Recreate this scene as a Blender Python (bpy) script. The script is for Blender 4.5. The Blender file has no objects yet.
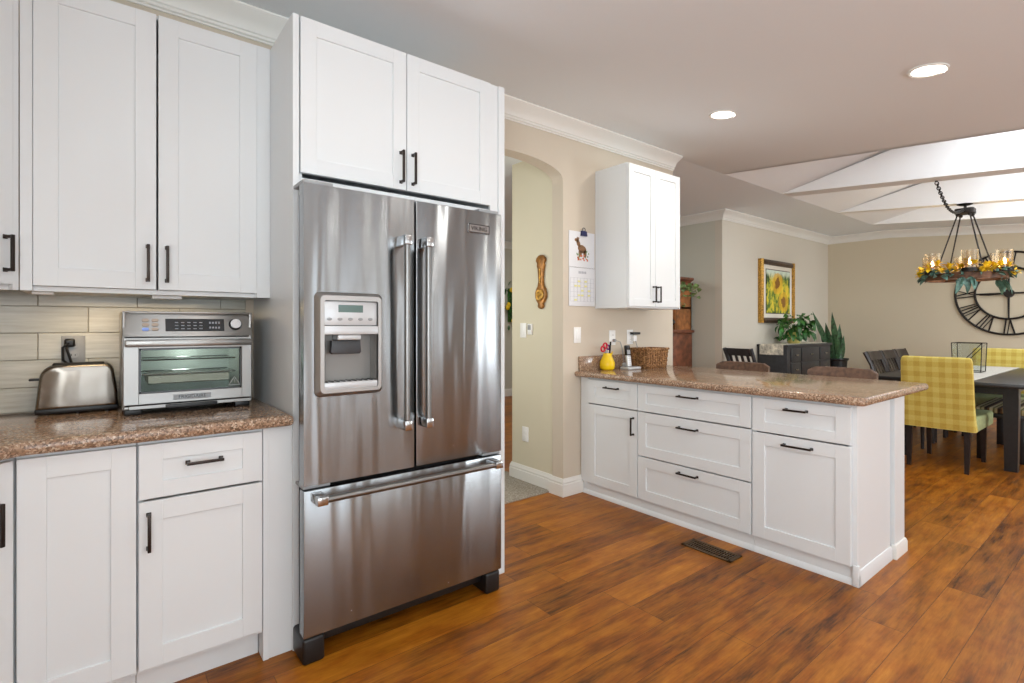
import bpy, bmesh, math, random
from mathutils import Vector, Matrix
R = math.radians
rnd = random.Random(7)
S = bpy.context.scene
COL = S.collection

# ------------------------------------------------------------------ camera
cam = bpy.data.cameras.new('camera')
cam.sensor_width = 36.0
cam.lens = 518.0 / 1024 * 36
cam.shift_y = -15.5 / 1024
cam.clip_start = 0.05
camo = bpy.data.objects.new('camera', cam)
camo.location = (0, 0, 1.25)
camo.rotation_euler = (R(90), 0, R(-38.25))
COL.objects.link(camo)
S.camera = camo

# ------------------------------------------------------------------ world, exposure
W = bpy.data.worlds.new('sky')
S.world = W
W.use_nodes = True
bg = W.node_tree.nodes['Background']
bg.inputs[0].default_value = (0.80, 0.90, 1.0, 1)
bg.inputs[1].default_value = 1.6
S.view_settings.view_transform = 'Standard'
S.view_settings.look = 'None'
S.view_settings.gamma = 1.0
S.view_settings.use_curve_mapping = False
S.view_settings.exposure = -0.06
S.cycles.use_denoising = True
S.cycles.max_bounces = 10
S.cycles.diffuse_bounces = 6
S.cycles.glossy_bounces = 5
S.cycles.transmission_bounces = 6
S.cycles.transparent_max_bounces = 12
S.cycles.sample_clamp_indirect = 3.0
S.cycles.caustics_reflective = False
S.cycles.caustics_refractive = False


def area(name, loc, size, power, col, direction):
    l = bpy.data.lights.new(name, 'AREA')
    l.shape = 'RECTANGLE'
    l.size, l.size_y = size
    l.energy = power
    l.color = col
    o = bpy.data.objects.new(name, l)
    o.location = loc
    o.rotation_euler = Vector(direction).to_track_quat('-Z', 'Y').to_euler()
    COL.objects.link(o)
    return o


DAY = (0.90, 0.96, 1.0)
# daylight through the windows behind the camera, slim ones added to streak the fridge doors (window, x centre, width)
area('daylight_sink_window', (-0.80, -1.3, 1.50), (2.5, 1.0), 62, DAY, (1, 0, 0.1))
area('daylight_patio_door', (0.45, -3.07, 1.10), (2.0, 1.95), 32, DAY, (0, 1, 0.15))
area('fridge_streak_light', (2.42, -3.07, 1.25), (0.40, 1.6), 6.5, DAY, (0, 1, 0.1))
area('fridge_streak_light', (3.15, -3.07, 1.25), (0.30, 1.6), 6, DAY, (0, 1, 0.1))
area('fridge_streak_light', (4.45, -3.07, 1.25), (0.36, 1.6), 4.5, DAY, (0, 1, 0.1))
area('daylight_dining_window', (7.2, -3.07, 1.35), (2.2, 1.4), 64, DAY, (0, 1, 0.15))
# upward fills added outside the sink and dining windows to brighten the ceiling
area('upward_fill_sink', (-1.42, -1.3, 0.95), (2.4, 0.8), 120, DAY, (1, 0, 0.75))
area('upward_fill_dining', (7.2, -3.65, 0.95), (2.2, 0.8), 78, DAY, (0, 1, 0.75))
# unseen ceiling fills added behind and above the camera for ambient light
for _x, _y in ((0.7, 0.75), (1.9, 0.6), (0.7, -0.9), (2.1, -0.9)):
    area('kitchen_fill', (_x, _y, 2.75 - 0.088 * (2.72 - _y) - 0.012), (0.16, 0.16), 5, (1.0, 0.96, 0.90), (0, 0, -1))
# skylights over the dining bays (one per bay)
for _i, (_x, _w) in enumerate(((5.45, 1.05), (6.93, 1.2), (8.3, 0.9))):
    area('daylight_skylight', (_x, 0.3, 3.22), (_w, 1.2), 25, DAY, (0, 0, -1))
# rooms beyond
area('daylight_hall', (1.33, 3.7, 1.7), (1.5, 1.3), 20, (0.98, 1.0, 0.96), (1, 0, 0.1))
area('den_fill', (4.6, 5.6, 2.6), (1.4, 1.6), 22, (1.0, 1.0, 0.96), (0, 0, -1))  # overhead fill added to light the den, no opening above it

# ------------------------------------------------------------------ materials
def lin(c):
    return tuple(((v / 255) / 12.92 if v / 255 <= 0.04045 else ((v / 255 + 0.055) / 1.055) ** 2.4) for v in c) + (1.0,)


class NT:
    def __init__(s, name):
        s.m = bpy.data.materials.new(name)
        s.m.use_nodes = True
        s.t = s.m.node_tree
        s.n = s.t.nodes
        s.b = s.n['Principled BSDF']

    def add(s, typ, **kw):
        n = s.n.new(typ)
        for k, v in kw.items():
            setattr(n, k, v)
        return n

    def link(s, a, b):
        s.t.links.new(a, b)

    def pos(s, scale=(1, 1, 1), loc=(0, 0, 0), space='Object'):
        tc = s.add('ShaderNodeTexCoord')
        mp = s.add('ShaderNodeMapping')
        mp.inputs['Scale'].default_value = scale
        mp.inputs['Location'].default_value = loc
        s.link(tc.outputs[space], mp.inputs[0])
        return mp.outputs[0]

    def noise(s, vec, scale, detail=3, rough=0.5):
        n = s.add('ShaderNodeTexNoise')
        n.inputs['Scale'].default_value = scale
        n.inputs['Detail'].default_value = detail
        n.inputs['Roughness'].default_value = rough
        s.link(vec, n.inputs['Vector'])
        return n.outputs['Fac']

    def ramp(s, fac, stops, interp='LINEAR'):
        r = s.add('ShaderNodeValToRGB')
        r.color_ramp.interpolation = interp
        e = r.color_ramp.elements
        while len(e) < len(stops):
            e.new(0.5)
        for i, (p, c) in enumerate(stops):
            e[i].position = p
            e[i].color = c if len(c) == 4 else lin(c)
        s.link(fac, r.inputs[0])
        return r.outputs[0]

    def math(s, op, a, b=None, c=None):
        n = s.add('ShaderNodeMath', operation=op)
        for i, v in enumerate((a, b, c)):
            if v is None:
                continue
            if isinstance(v, (int, float)):
                n.inputs[i].default_value = v
            else:
                s.link(v, n.inputs[i])
        return n.outputs[0]

    def mix(s, fac, a, b, mode='MIX'):
        n = s.add('ShaderNodeMixRGB', blend_type=mode)
        for i, v in enumerate((fac, a, b)):
            if isinstance(v, (int, float)):
                n.inputs[i].default_value = v
            elif isinstance(v, tuple):
                n.inputs[i].default_value = v if len(v) == 4 else lin(v)
            else:
                s.link(v, n.inputs[i])
        return n.outputs[0]

    def bump(s, h, strength=0.2, dist=0.01):
        n = s.add('ShaderNodeBump')
        n.inputs['Strength'].default_value = strength
        n.inputs['Distance'].default_value = dist
        s.link(h, n.inputs['Height'])
        s.link(n.outputs[0], s.b.inputs['Normal'])


def mat(name, c, rough=0.5, metal=0.0, var=0.0, vscale=20, bump=0.0, bscale=80, spec=None, emit=None, es=1.0):
    t = NT(name)
    t.b.inputs['Base Color'].default_value = lin(c)
    t.b.inputs['Roughness'].default_value = rough
    t.b.inputs['Metallic'].default_value = metal
    if spec is not None:
        t.b.inputs['Specular IOR Level'].default_value = spec
    p = t.pos()
    if var > 0:
        f = t.noise(p, vscale)
        k = tuple(max(0, v * (1 - var)) for v in c)
        k2 = tuple(min(255, v * (1 + var)) for v in c)
        t.link(t.ramp(f, [(0.3, k), (0.7, k2)]), t.b.inputs['Base Color'])
    if bump > 0:
        t.bump(t.noise(p, bscale, 4), bump, 0.004)
    if emit:
        t.b.inputs['Emission Color'].default_value = lin(emit)
        t.b.inputs['Emission Strength'].default_value = es
    return t.m


M = {}
M['white'] = mat('white_cabinet_paint', (222, 226, 228), 0.38)
M['trim'] = mat('white_trim_paint', (231, 230, 225), 0.4)
M['ceil'] = mat('ceiling_paint', (234, 239, 243), 0.9, bump=0.12, bscale=55)
M['tray'] = mat('tray_white_paint', (238, 238, 238), 0.8)
M['wall'] = mat('warm_beige_paint', (205, 194, 177), 0.8, bump=0.05, bscale=120)
M['wall_hall'] = mat('cream_hall_paint', (212, 205, 182), 0.8)
M['wall_din'] = mat('greige_paint', (205, 198, 184), 0.8)
M['wall_clock'] = mat('tan_paint', (204, 193, 170), 0.8)
M['sage'] = mat('sage_grey_paint', (198, 197, 184), 0.8)
M['bronze'] = mat('dark_bronze_pull', (52, 44, 40), 0.35, 0.7)
M['black'] = mat('black_plastic', (18, 18, 19), 0.4)
M['gap'] = mat('dark_gasket', (24, 23, 23), 0.7)
M['blackwood'] = mat('black_painted_wood', (30, 29, 30), 0.38, var=0.15, vscale=30)
M['espresso'] = mat('espresso_wood', (36, 28, 26), 0.28, var=0.2, vscale=30)
M['charcoal'] = mat('charcoal_painted_wood', (54, 55, 58), 0.45, var=0.1)
M['leather'] = mat('brown_leather', (98, 74, 60), 0.45, var=0.2, vscale=30, bump=0.15)
M['hutchwood'] = mat('red_brown_wood', (112, 66, 44), 0.4, var=0.25, vscale=14)
M['hutchlight'] = mat('honey_brown_wood', (150, 96, 52), 0.4, var=0.2, vscale=14)
M['gold'] = mat('antique_gold_frame', (176, 134, 58), 0.35, 0.5, var=0.3, vscale=60, bump=0.3)
M['darkframe'] = mat('dark_brown_frame', (72, 56, 44), 0.45, var=0.2)
M['canvas'] = mat('cream_mat_board', (226, 220, 206), 0.8)
M['leaf'] = mat('green_leaf', (44, 92, 36), 0.45, var=0.35, vscale=18)
M['leafpale'] = mat('pale_green_leaf', (112, 136, 84), 0.5, var=0.3, vscale=25)
M['sansev'] = mat('snake_plant_leaf', (48, 78, 50), 0.4, var=0.45, vscale=25)
M['leafblue'] = mat('dusty_green_leaf', (74, 104, 92), 0.55, var=0.3, vscale=25)
M['petal'] = mat('yellow_petal', (240, 190, 30), 0.6, var=0.15, vscale=40)
M['brass'] = mat('gilt_wood', (146, 100, 48), 0.35, 0.45, var=0.25, vscale=30)
M['iron'] = mat('dark_iron', (40, 36, 34), 0.5, 0.6)
M['rust'] = mat('rust_brown_band', (92, 60, 38), 0.5, 0.3, var=0.25)
M['yellow'] = mat('yellow_glaze', (240, 202, 16), 0.25)
M['red'] = mat('red_plastic', (200, 24, 52), 0.35)
M['purple'] = mat('purple_plastic', (120, 50, 130), 0.35)
M['grey'] = mat('grey_plastic', (150, 152, 154), 0.4)
M['silverp'] = mat('silver_plastic', (196, 198, 200), 0.3, 0.3)
M['plate'] = mat('white_plate_plastic', (238, 238, 236), 0.35)
M['paper'] = mat('white_paper', (226, 227, 230), 0.8)
M['ink'] = mat('grey_print', (176, 178, 186), 0.8)
M['hilite'] = mat('yellow_marker_print', (232, 226, 150), 0.8)
M['inkblue'] = mat('dark_blue_clip', (30, 34, 84), 0.4)
M['bear'] = mat('brown_print', (136, 100, 70), 0.8, var=0.2, vscale=150)
M['orange'] = mat('orange_print', (216, 120, 80), 0.8)
M['chrome'] = mat('chrome', (186, 187, 188), 0.18, 1.0)
M['satin'] = mat('satin_steel', (132, 132, 131), 0.34, 1.0)
M['bezel'] = mat('satin_bezel', (176, 174, 172), 0.34, 0.9)
M['lid'] = mat('dark_display', (14, 15, 18), 0.12)
M['glyph'] = mat('display_glyph', (120, 124, 130), 0.4, emit=(120, 124, 130), es=0.15)
M['btn'] = mat('bronze_button', (150, 134, 120), 0.3, 0.8)
M['led'] = mat('blue_lit_button', (120, 140, 190), 0.3, emit=(110, 140, 220), es=0.4)
M['oveninside'] = mat('oven_liner', (206, 212, 206), 0.5, 0.1)
M['vent'] = mat('bronze_register', (92, 70, 44), 0.4, 0.6)
M['lamp'] = mat('lamp_lens', (255, 255, 255), 0.5, emit=(255, 250, 240), es=14)
M['bulb'] = mat('candle_bulb', (255, 230, 180), 0.5, emit=(255, 214, 150), es=30)
M['runner'] = mat('grey_linen', (186, 182, 174), 0.9, var=0.06, vscale=60)
M['ivory'] = mat('ivory_embroidered_cloth', (206, 200, 184), 0.9, var=0.22, vscale=22)
M['seatgreen'] = mat('sage_seat_cloth', (150, 158, 112), 0.9, var=0.06, vscale=30)
M['potwhite'] = mat('cream_pot', (214, 200, 120), 0.4)
M['soil'] = mat('potting_soil', (46, 36, 28), 0.9)
M['skyglow'] = mat('sky_glass', (235, 242, 248), 0.3, emit=(235, 242, 250), es=1.0)

# stainless steel with a slightly wavy door skin
def steel(name, c, rough, wave, aniso=0.6):
    t = NT(name)
    t.b.inputs['Metallic'].default_value = 1.0
    t.b.inputs['Base Color'].default_value = lin(c)
    t.b.inputs['Roughness'].default_value = rough
    t.b.inputs['Anisotropic'].default_value = aniso
    t.b.inputs['Anisotropic Rotation'].default_value = 0.25
    tg = t.add('ShaderNodeTangent', direction_type='RADIAL', axis='Z')
    t.link(tg.outputs[0], t.b.inputs['Tangent'])
    p = t.pos((7.0, 7.0, 0.8))
    f = t.noise(p, 1.0, 1.5, 0.4)
    t.bump(f, wave, 0.015)
    return t.m


M['steel'] = steel('stainless_steel_door', (150, 153, 155), 0.24, 1.0, 0.88)
M['steelflat'] = steel('brushed_steel', (146, 144, 141), 0.30, 0.05, 0.3)
M['toaststeel'] = steel('toaster_brushed_steel', (146, 140, 132), 0.24, 0.8, 0.85)


def glassmat(name, tint, gloss=0.12, rough=0.02, fk=0.5):
    t = NT(name)
    n = t.n
    tr = t.add('ShaderNodeBsdfTransparent')
    tr.inputs[0].default_value = lin(tint)
    gl = t.add('ShaderNodeBsdfGlossy')
    gl.inputs['Roughness'].default_value = rough
    fr = t.add('ShaderNodeLayerWeight')
    fr.inputs[0].default_value = 0.25
    f = t.math('ADD', t.math('MULTIPLY', fr.outputs['Fresnel'], fk), gloss)
    mx = t.add('ShaderNodeMixShader')
    t.link(f, mx.inputs[0])
    t.link(tr.outputs[0], mx.inputs[1])
    t.link(gl.outputs[0], mx.inputs[2])
    t.link(mx.outputs[0], n['Material Output'].inputs[0])
    return t.m


M['glass'] = glassmat('clear_glass', (240, 246, 244), 0.06)
M['ovenglass'] = glassmat('oven_door_glass', (243, 247, 244), 0.0, 0.02, 0.18)
M['seedglass'] = glassmat('seeded_candle_glass', (250, 244, 232), 0.12, 0.15)


def wood_floor():
    t = NT('hand_scraped_plank_floor')
    PW, PL = 0.165, 1.30
    tc = t.add('ShaderNodeTexCoord')
    sp = t.add('ShaderNodeSeparateXYZ')
    t.link(tc.outputs['Object'], sp.inputs[0])
    x, y = sp.outputs[0], sp.outputs[1]
    v = t.math('DIVIDE', y, PW)
    row = t.math('FLOOR', v)
    fv = t.math('FRACT', v)
    wn = t.add('ShaderNodeTexWhiteNoise', noise_dimensions='1D')
    t.link(row, wn.inputs['W'])
    u = t.math('ADD', t.math('DIVIDE', x, PL), t.math('MULTIPLY', wn.outputs['Value'], 7.0))
    cl = t.math('FLOOR', u)
    fu = t.math('FRACT', u)
    idn = t.add('ShaderNodeTexWhiteNoise', noise_dimensions='2D')
    cv = t.add('ShaderNodeCombineXYZ')
    t.link(row, cv.inputs[0])
    t.link(cl, cv.inputs[1])
    t.link(cv.outputs[0], idn.inputs['Vector'])
    pid = idn.outputs['Value']
    # grain coordinates: stretched along the plank, shifted per plank
    gv = t.add('ShaderNodeCombineXYZ')
    t.link(t.math('ADD', t.math('MULTIPLY', x, 1.0), t.math('MULTIPLY', pid, 37.0)), gv.inputs[0])
    t.link(t.math('MULTIPLY', y, 7.5), gv.inputs[1])
    t.link(t.math('MULTIPLY', pid, 11.0), gv.inputs[2])
    g1 = t.noise(gv.outputs[0], 2.6, 10, 0.66)
    gv2 = t.add('ShaderNodeCombineXYZ')
    t.link(t.math('ADD', t.math('MULTIPLY', x, 2.2), t.math('MULTIPLY', pid, 17.0)), gv2.inputs[0])
    t.link(t.math('MULTIPLY', y, 4.4), gv2.inputs[1])
    g2 = t.noise(gv2.outputs[0], 2.4, 5, 0.6)
    gv3 = t.add('ShaderNodeCombineXYZ')
    t.link(t.math('MULTIPLY', x, 8.0), gv3.inputs[0])
    t.link(t.math('MULTIPLY', y, 130.0), gv3.inputs[1])
    g3 = t.noise(gv3.outputs[0], 1.0, 3, 0.6)
    f = t.math('ADD', t.math('MULTIPLY', g1, 0.70), t.math('MULTIPLY', pid, 0.15))
    f = t.math('ADD', f, t.math('MULTIPLY', g3, 0.24))
    f = t.math('SUBTRACT', f, 0.055)
    c = t.ramp(t.math('ADD', t.math('MULTIPLY', t.math('SUBTRACT', f, 0.5), 1.05), 0.5), [(0.30, (72, 38, 8)), (0.38, (122, 71, 13)), (0.50, (156, 94, 20)), (0.64, (180, 114, 31)), (0.80, (204, 146, 58))])
    blot = t.ramp(g2, [(0.44, (255, 255, 255)), (0.58, (206, 160, 116)), (0.70, (138, 92, 56))])
    c = t.mix(0.42, c, blot, 'MULTIPLY')
    e1 = t.math('LESS_THAN', t.math('MINIMUM', fv, t.math('SUBTRACT', 1.0, fv)), 0.009)
    e2 = t.math('LESS_THAN', t.math('MINIMUM', fu, t.math('SUBTRACT', 1.0, fu)), 0.0012)
    e = t.math('MAXIMUM', e1, e2)
    c = t.mix(t.math('MULTIPLY', e, 0.6), c, (54, 26, 10))
    t.link(c, t.b.inputs['Base Color'])
    t.link(t.math('ADD', 0.30, t.math('MULTIPLY', g1, 0.16)), t.b.inputs['Roughness'])
    t.b.inputs['Specular IOR Level'].default_value = 0.28
    t.bump(t.math('SUBTRACT', t.math('MULTIPLY', g1, 0.5), e), 0.25, 0.003)
    return t.m


def granite():
    t = NT('brown_speckled_granite')
    p = t.pos()
    vo = t.add('ShaderNodeTexVoronoi')
    vo.inputs['Scale'].default_value = 190
    t.link(p, vo.inputs['Vector'])
    sp = t.add('ShaderNodeSeparateColor')
    t.link(vo.outputs['Color'], sp.inputs[0])
    c = t.ramp(sp.outputs[0], [(0.0, (54, 40, 34)), (0.15, (108, 82, 66)), (0.36, (150, 118, 96)), (0.62, (180, 148, 124)), (0.88, (216, 196, 174)), (1.0, (120, 110, 104))], 'CONSTANT')
    n = t.noise(p, 9, 3)
    c = t.mix(0.38, c, t.ramp(n, [(0.3, (144, 119, 96)), (0.7, (174, 148, 122))]))
    t.link(c, t.b.inputs['Base Color'])
    t.b.inputs['Roughness'].default_value = 0.12
    return t.m


def tile():
    t = NT('grey_green_ceramic_tile')
    g = t.add('ShaderNodeNewGeometry')
    p = t.pos((2.0, 2.0, 26))
    n = t.noise(p, 2.5, 4, 0.6)
    c = t.ramp(n, [(0.3, (176, 172, 158)), (0.7, (204, 202, 190))])
    r = t.ramp(g.outputs['Random Per Island'], [(0.0, (232, 232, 230)), (1.0, (255, 255, 255))])
    t.link(t.mix(1.0, c, r, 'MULTIPLY'), t.b.inputs['Base Color'])
    t.b.inputs['Roughness'].default_value = 0.22
    return t.m


def carpet():
    t = NT('grey_cut_pile_carpet')
    p = t.pos()
    n = t.noise(p, 70, 4, 0.7)
    t.link(t.ramp(n, [(0.3, (120, 112, 100)), (0.7, (192, 184, 170))]), t.b.inputs['Base Color'])
    t.b.inputs['Roughness'].default_value = 1.0
    t.bump(n, 0.8, 0.01)
    return t.m


def gingham():
    t = NT('yellow_gingham_cloth')
    tc = t.add('ShaderNodeTexCoord')
    sp = t.add('ShaderNodeSeparateXYZ')
    t.link(tc.outputs['Object'], sp.inputs[0])
    def band(o, per):
        return t.math('LESS_THAN', t.math('FRACT', t.math('DIVIDE', t.math('ADD', o, 5.0), per)), 0.5)
    h = t.math('MULTIPLY', t.math('ADD', band(sp.outputs[1], 0.088), band(sp.outputs[2], 0.088)), 0.5)
    c = t.ramp(h, [(0.0, (206, 188, 96)), (0.5, (197, 173, 74)), (1.0, (184, 154, 54))])
    n = t.noise(tc.outputs['Object'], 240, 2)
    c = t.mix(0.12, c, t.ramp(n, [(0.3, (120, 100, 40)), (0.7, (240, 230, 180))]))
    t.link(c, t.b.inputs['Base Color'])
    t.b.inputs['Roughness'].default_value = 0.95
    return t.m


def wicker():
    t = NT('brown_wicker')
    p = t.pos((1, 1, 1))
    w = t.noise(t.pos((38, 38, 90)), 1.4, 3, 0.6)
    t.link(t.ramp(w, [(0.32, (62, 38, 20)), (0.5, (134, 92, 52)), (0.7, (190, 146, 96))]), t.b.inputs['Base Color'])
    t.b.inputs['Roughness'].default_value = 0.7
    t.bump(w, 0.6, 0.006)
    return t.m


def stripes():
    t = NT('striped_bench_cloth')
    tc = t.add('ShaderNodeTexCoord')
    sp = t.add('ShaderNodeSeparateXYZ')
    t.link(tc.outputs['Object'], sp.inputs[0])
    f = t.math('FRACT', t.math('MULTIPLY', t.math('ADD', sp.outputs[1], 5.0), 11.0))
    t.link(t.ramp(f, [(0.0, (60, 44, 32)), (0.25, (176, 160, 120)), (0.45, (120, 112, 72)), (0.6, (200, 188, 150)), (0.85, (112, 84, 56))], 'CONSTANT'), t.b.inputs['Base Color'])
    t.b.inputs['Roughness'].default_value = 0.9
    return t.m


def painting():
    # blurry sunflower field: greens and yellows under a pale sky with two brown-centred blooms
    t = NT('sunflower_field_painting')
    tc = t.add('ShaderNodeTexCoord')
    sp = t.add('ShaderNodeSeparateXYZ')
    t.link(tc.outputs['Object'], sp.inputs[0])
    p = t.pos((7, 7, 4))
    n = t.noise(p, 1.6, 4, 0.6)
    field = t.ramp(n, [(0.36, (34, 66, 26)), (0.46, (92, 120, 40)), (0.54, (198, 186, 50)), (0.64, (232, 200, 60))])
    k = t.math('ADD', sp.outputs[2], t.math('MULTIPLY', n, 0.25))
    skyf = t.ramp(t.math('SUBTRACT', k, 0.30), [(0.0, (0, 0, 0)), (0.12, (255, 255, 255))])
    c = t.mix(skyf, field, (206, 220, 206))
    for (cx, cz, r) in ((-0.03, 0.12, 0.16), (0.16, -0.14, 0.15)):
        dx = t.math('SUBTRACT', sp.outputs[0], cx)
        dz = t.math('SUBTRACT', sp.outputs[2], cz)
        d = t.math('SQRT', t.math('ADD', t.math('MULTIPLY', dx, dx), t.math('MULTIPLY', dz, dz)))
        d = t.math('ADD', d, t.math('MULTIPLY', t.math('SUBTRACT', n, 0.5), 0.16))
        c = t.mix(t.math('MULTIPLY', t.math('LESS_THAN', d, r), 0.7), c, (226, 176, 40))
        c = t.mix(t.math('MULTIPLY', t.math('LESS_THAN', d, r * 0.45), 0.85), c, (120, 70, 28))
    t.link(c, t.b.inputs['Base Color'])
    t.b.inputs['Roughness'].default_value = 0.6
    return t.m


M['floor'] = wood_floor()
M['granite'] = granite()
M['tile'] = tile()
M['grout'] = mat('tile_grout', (160, 156, 144), 0.9)
M['carpet'] = carpet()
M['gingham'] = gingham()
M['wicker'] = wicker()
M['stripes'] = stripes()
M['painting'] = painting()


# ------------------------------------------------------------------ mesh builder
class MB:
    def __init__(s):
        s.bm = bmesh.new()

    def box(s, x0, x1, y0, y1, z0, z1, bev=0.0, seg=2, mtx=None):
        r = bmesh.ops.create_cube(s.bm, size=1.0)
        vs = r['verts']
        for v in vs:
            v.co = Vector(((x0 + x1) / 2 + v.co.x * (x1 - x0), (y0 + y1) / 2 + v.co.y * (y1 - y0), (z0 + z1) / 2 + v.co.z * (z1 - z0)))
        if mtx is not None:
            for v in vs:
                v.co = mtx @ v.co
        if bev > 0:
            es = list({e for v in vs for e in v.link_edges})
            bmesh.ops.bevel(s.bm, geom=es, offset=bev, segments=seg, profile=0.5, affect='EDGES', clamp_overlap=True)
        return s

    def ring_loft(s, rings, cap=True, closed=False):
        vv = [[s.bm.verts.new(p) for p in r] for r in rings]
        n = len(vv[0])
        pairs = list(zip(vv[:-1], vv[1:]))
        if closed:
            pairs.append((vv[-1], vv[0]))
        for a, b in pairs:
            for i in range(n):
                j = (i + 1) % n
                try:
                    s.bm.faces.new((a[i], a[j], b[j], b[i]))
                except ValueError:
                    pass
        if cap and not closed:
            for q in (vv[0][::-1], vv[-1]):
                try:
                    s.bm.faces.new(q)
                except ValueError:
                    pass
        return s

    def tube(s, pts, r, n=10, cap=True):
        pts = [Vector(p) for p in pts]
        rs = r if isinstance(r, (list, tuple)) else [r] * len(pts)
        rings = []
        up = None
        for i, p in enumerate(pts):
            a = pts[max(i - 1, 0)]
            b = pts[min(i + 1, len(pts) - 1)]
            d = (b - a).normalized()
            if up is None:
                up = Vector((0, 0, 1)) if abs(d.z) < 0.9 else Vector((1, 0, 0))
            x = d.cross(up)
            if x.length < 1e-5:
                x = d.cross(Vector((0, 1, 0)))
            x.normalize()
            y = x.cross(d).normalized()
            up = y
            rings.append([p + (x * math.cos(2 * math.pi * k / n) + y * math.sin(2 * math.pi * k / n)) * rs[i] for k in range(n)])
        return s.ring_loft(rings, cap)

    def cyl(s, p0, p1, r, r2=None, n=20):
        return s.tube([p0, p1], [r, r if r2 is None else r2], n)

    def lathe(s, prof, c=(0, 0, 0), n=28, cap=True):
        rings = [[(c[0] + r * math.cos(2 * math.pi * k / n), c[1] + r * math.sin(2 * math.pi * k / n), c[2] + z) for k in range(n)] for r, z in prof]
        return s.ring_loft(rings, cap)

    def torus(s, c, Rr, r, n=48, m=10, axis='z', sq=1.0):
        rings = []
        for i in range(n):
            a = 2 * math.pi * i / n
            ring = []
            for k in range(m):
                b = 2 * math.pi * k / m
                q = Rr + r * math.cos(b)
                w = r * sq * math.sin(b)
                if axis == 'z':
                    p = (q * math.cos(a), q * math.sin(a), w)
                elif axis == 'x':
                    p = (w, q * math.cos(a), q * math.sin(a))
                else:
                    p = (q * math.cos(a), w, q * math.sin(a))
                ring.append(Vector(c) + Vector(p))
            rings.append(ring)
        return s.ring_loft(rings, False, True)

    def prism(s, poly, a0, a1, axis='z', bev=0.0, seg=3):
        def P(u, v, w):
            return {'z': (u, v, w), 'y': (u, w, v), 'x': (w, u, v)}[axis]
        lo = [s.bm.verts.new(P(u, v, a0)) for u, v in poly]
        hi = [s.bm.verts.new(P(u, v, a1)) for u, v in poly]
        n = len(poly)
        fs = [s.bm.faces.new(lo[::-1]), s.bm.faces.new(hi)]
        for i in range(n):
            fs.append(s.bm.faces.new((lo[i], lo[(i + 1) % n], hi[(i + 1) % n], hi[i])))
        bmesh.ops.recalc_face_normals(s.bm, faces=fs)
        if bev > 0:
            es = set(fs[0].edges) | set(fs[1].edges)
            bmesh.ops.bevel(s.bm, geom=list(es), offset=bev, segments=seg, profile=0.5, affect='EDGES', clamp_overlap=True)
        return s

    def face(s, pts):
        s.bm.faces.new([s.bm.verts.new(p) for p in pts])
        return s

    def ball(s, c, r, sc=(1, 1, 1), u=14, v=9):
        q = bmesh.ops.create_uvsphere(s.bm, u_segments=u, v_segments=v, radius=r)
        for w in q['verts']:
            w.co = Vector((w.co.x * sc[0] + c[0], w.co.y * sc[1] + c[1], w.co.z * sc[2] + c[2]))
        return s

    def sweep(s, prof, path, left=True):
        """prof: (out, up) points; path: (x, y, z) corners, out to the right of travel (left=False) or left."""
        pts = [Vector(p) for p in path]
        rings = []
        for i, p in enumerate(pts):
            ds = []
            if i > 0:
                ds.append((pts[i] - pts[i - 1]).to_2d().normalized())
            if i < len(pts) - 1:
                ds.append((pts[i + 1] - pts[i]).to_2d().normalized())
            ns = [Vector((-d.y, d.x)) if left else Vector((d.y, -d.x)) for d in ds]
            nn = ns[0] if len(ns) == 1 else (ns[0] + ns[1]) / (1 + ns[0].dot(ns[1]))
            rings.append([(p.x + nn.x * o, p.y + nn.y * o, p.z + u) for o, u in prof])
        return s.ring_loft(rings)

    def leaf(s, base, tip, w, bend=0.15, twist=0.0):
        b, t = Vector(base), Vector(tip)
        d = t - b
        L = d.length
        d.normalize()
        sd = d.cross(Vector((0, 0, 1)))
        if sd.length < 0.05:
            sd = Vector((1, 0, 0))
        sd.normalize()
        sd = Matrix.Rotation(twist, 3, d) @ sd
        up = sd.cross(d).normalized()
        ws = [0.12, 0.75, 1.0, 0.7, 0.04]
        rows = []
        for i, k in enumerate(ws):
            f = i / 4
            c = b + d * L * f + up * (math.sin(f * math.pi) * bend * L)
            rows.append((c - sd * w * k / 2 + up * 0.12 * w * k, c, c + sd * w * k / 2 + up * 0.12 * w * k))
        vv = [[s.bm.verts.new(q) for q in r] for r in rows]
        for a, c in zip(vv[:-1], vv[1:]):
            s.bm.faces.new((a[0], a[1], c[1], c[0]))
            s.bm.faces.new((a[1], a[2], c[2], c[1]))
        return s

    def build(s, name, m, parent=None, local=False, smooth=35):
        me = bpy.data.meshes.new(name)
        bmesh.ops.recalc_face_normals(s.bm, faces=s.bm.faces[:])
        s.bm.to_mesh(me)
        s.bm.free()
        o = bpy.data.objects.new(name, me)
        COL.objects.link(o)
        me.materials.append(M[m] if isinstance(m, str) else m)
        if smooth:
            for p in me.polygons:
                p.use_smooth = True
            me.set_sharp_from_angle(angle=R(smooth))
        if parent is not None:
            o.parent = parent
            r = parent
            while r.parent:
                r = r.parent
            if not local and r.type == 'EMPTY':
                mw = Matrix.LocRotScale(r.location, r.rotation_euler, None)
                me.transform(mw.inverted())
        return o


def tag(o, label, cat, group=None):
    o['label'] = label
    o['category'] = cat
    if group:
        o['group'] = group
    return o


def thing(name, label, cat, loc=(0, 0, 0), rz=0.0, group=None):
    o = bpy.data.objects.new(name, None)
    COL.objects.link(o)
    o.location = loc
    o.rotation_euler = (0, 0, rz)
    o.empty_display_size = 0.1
    return tag(o, label, cat, group)


def struct(name, mb, m, smooth=35):
    o = mb.build(name, m, None, smooth=smooth)
    o['kind'] = 'structure'
    return o


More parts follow.
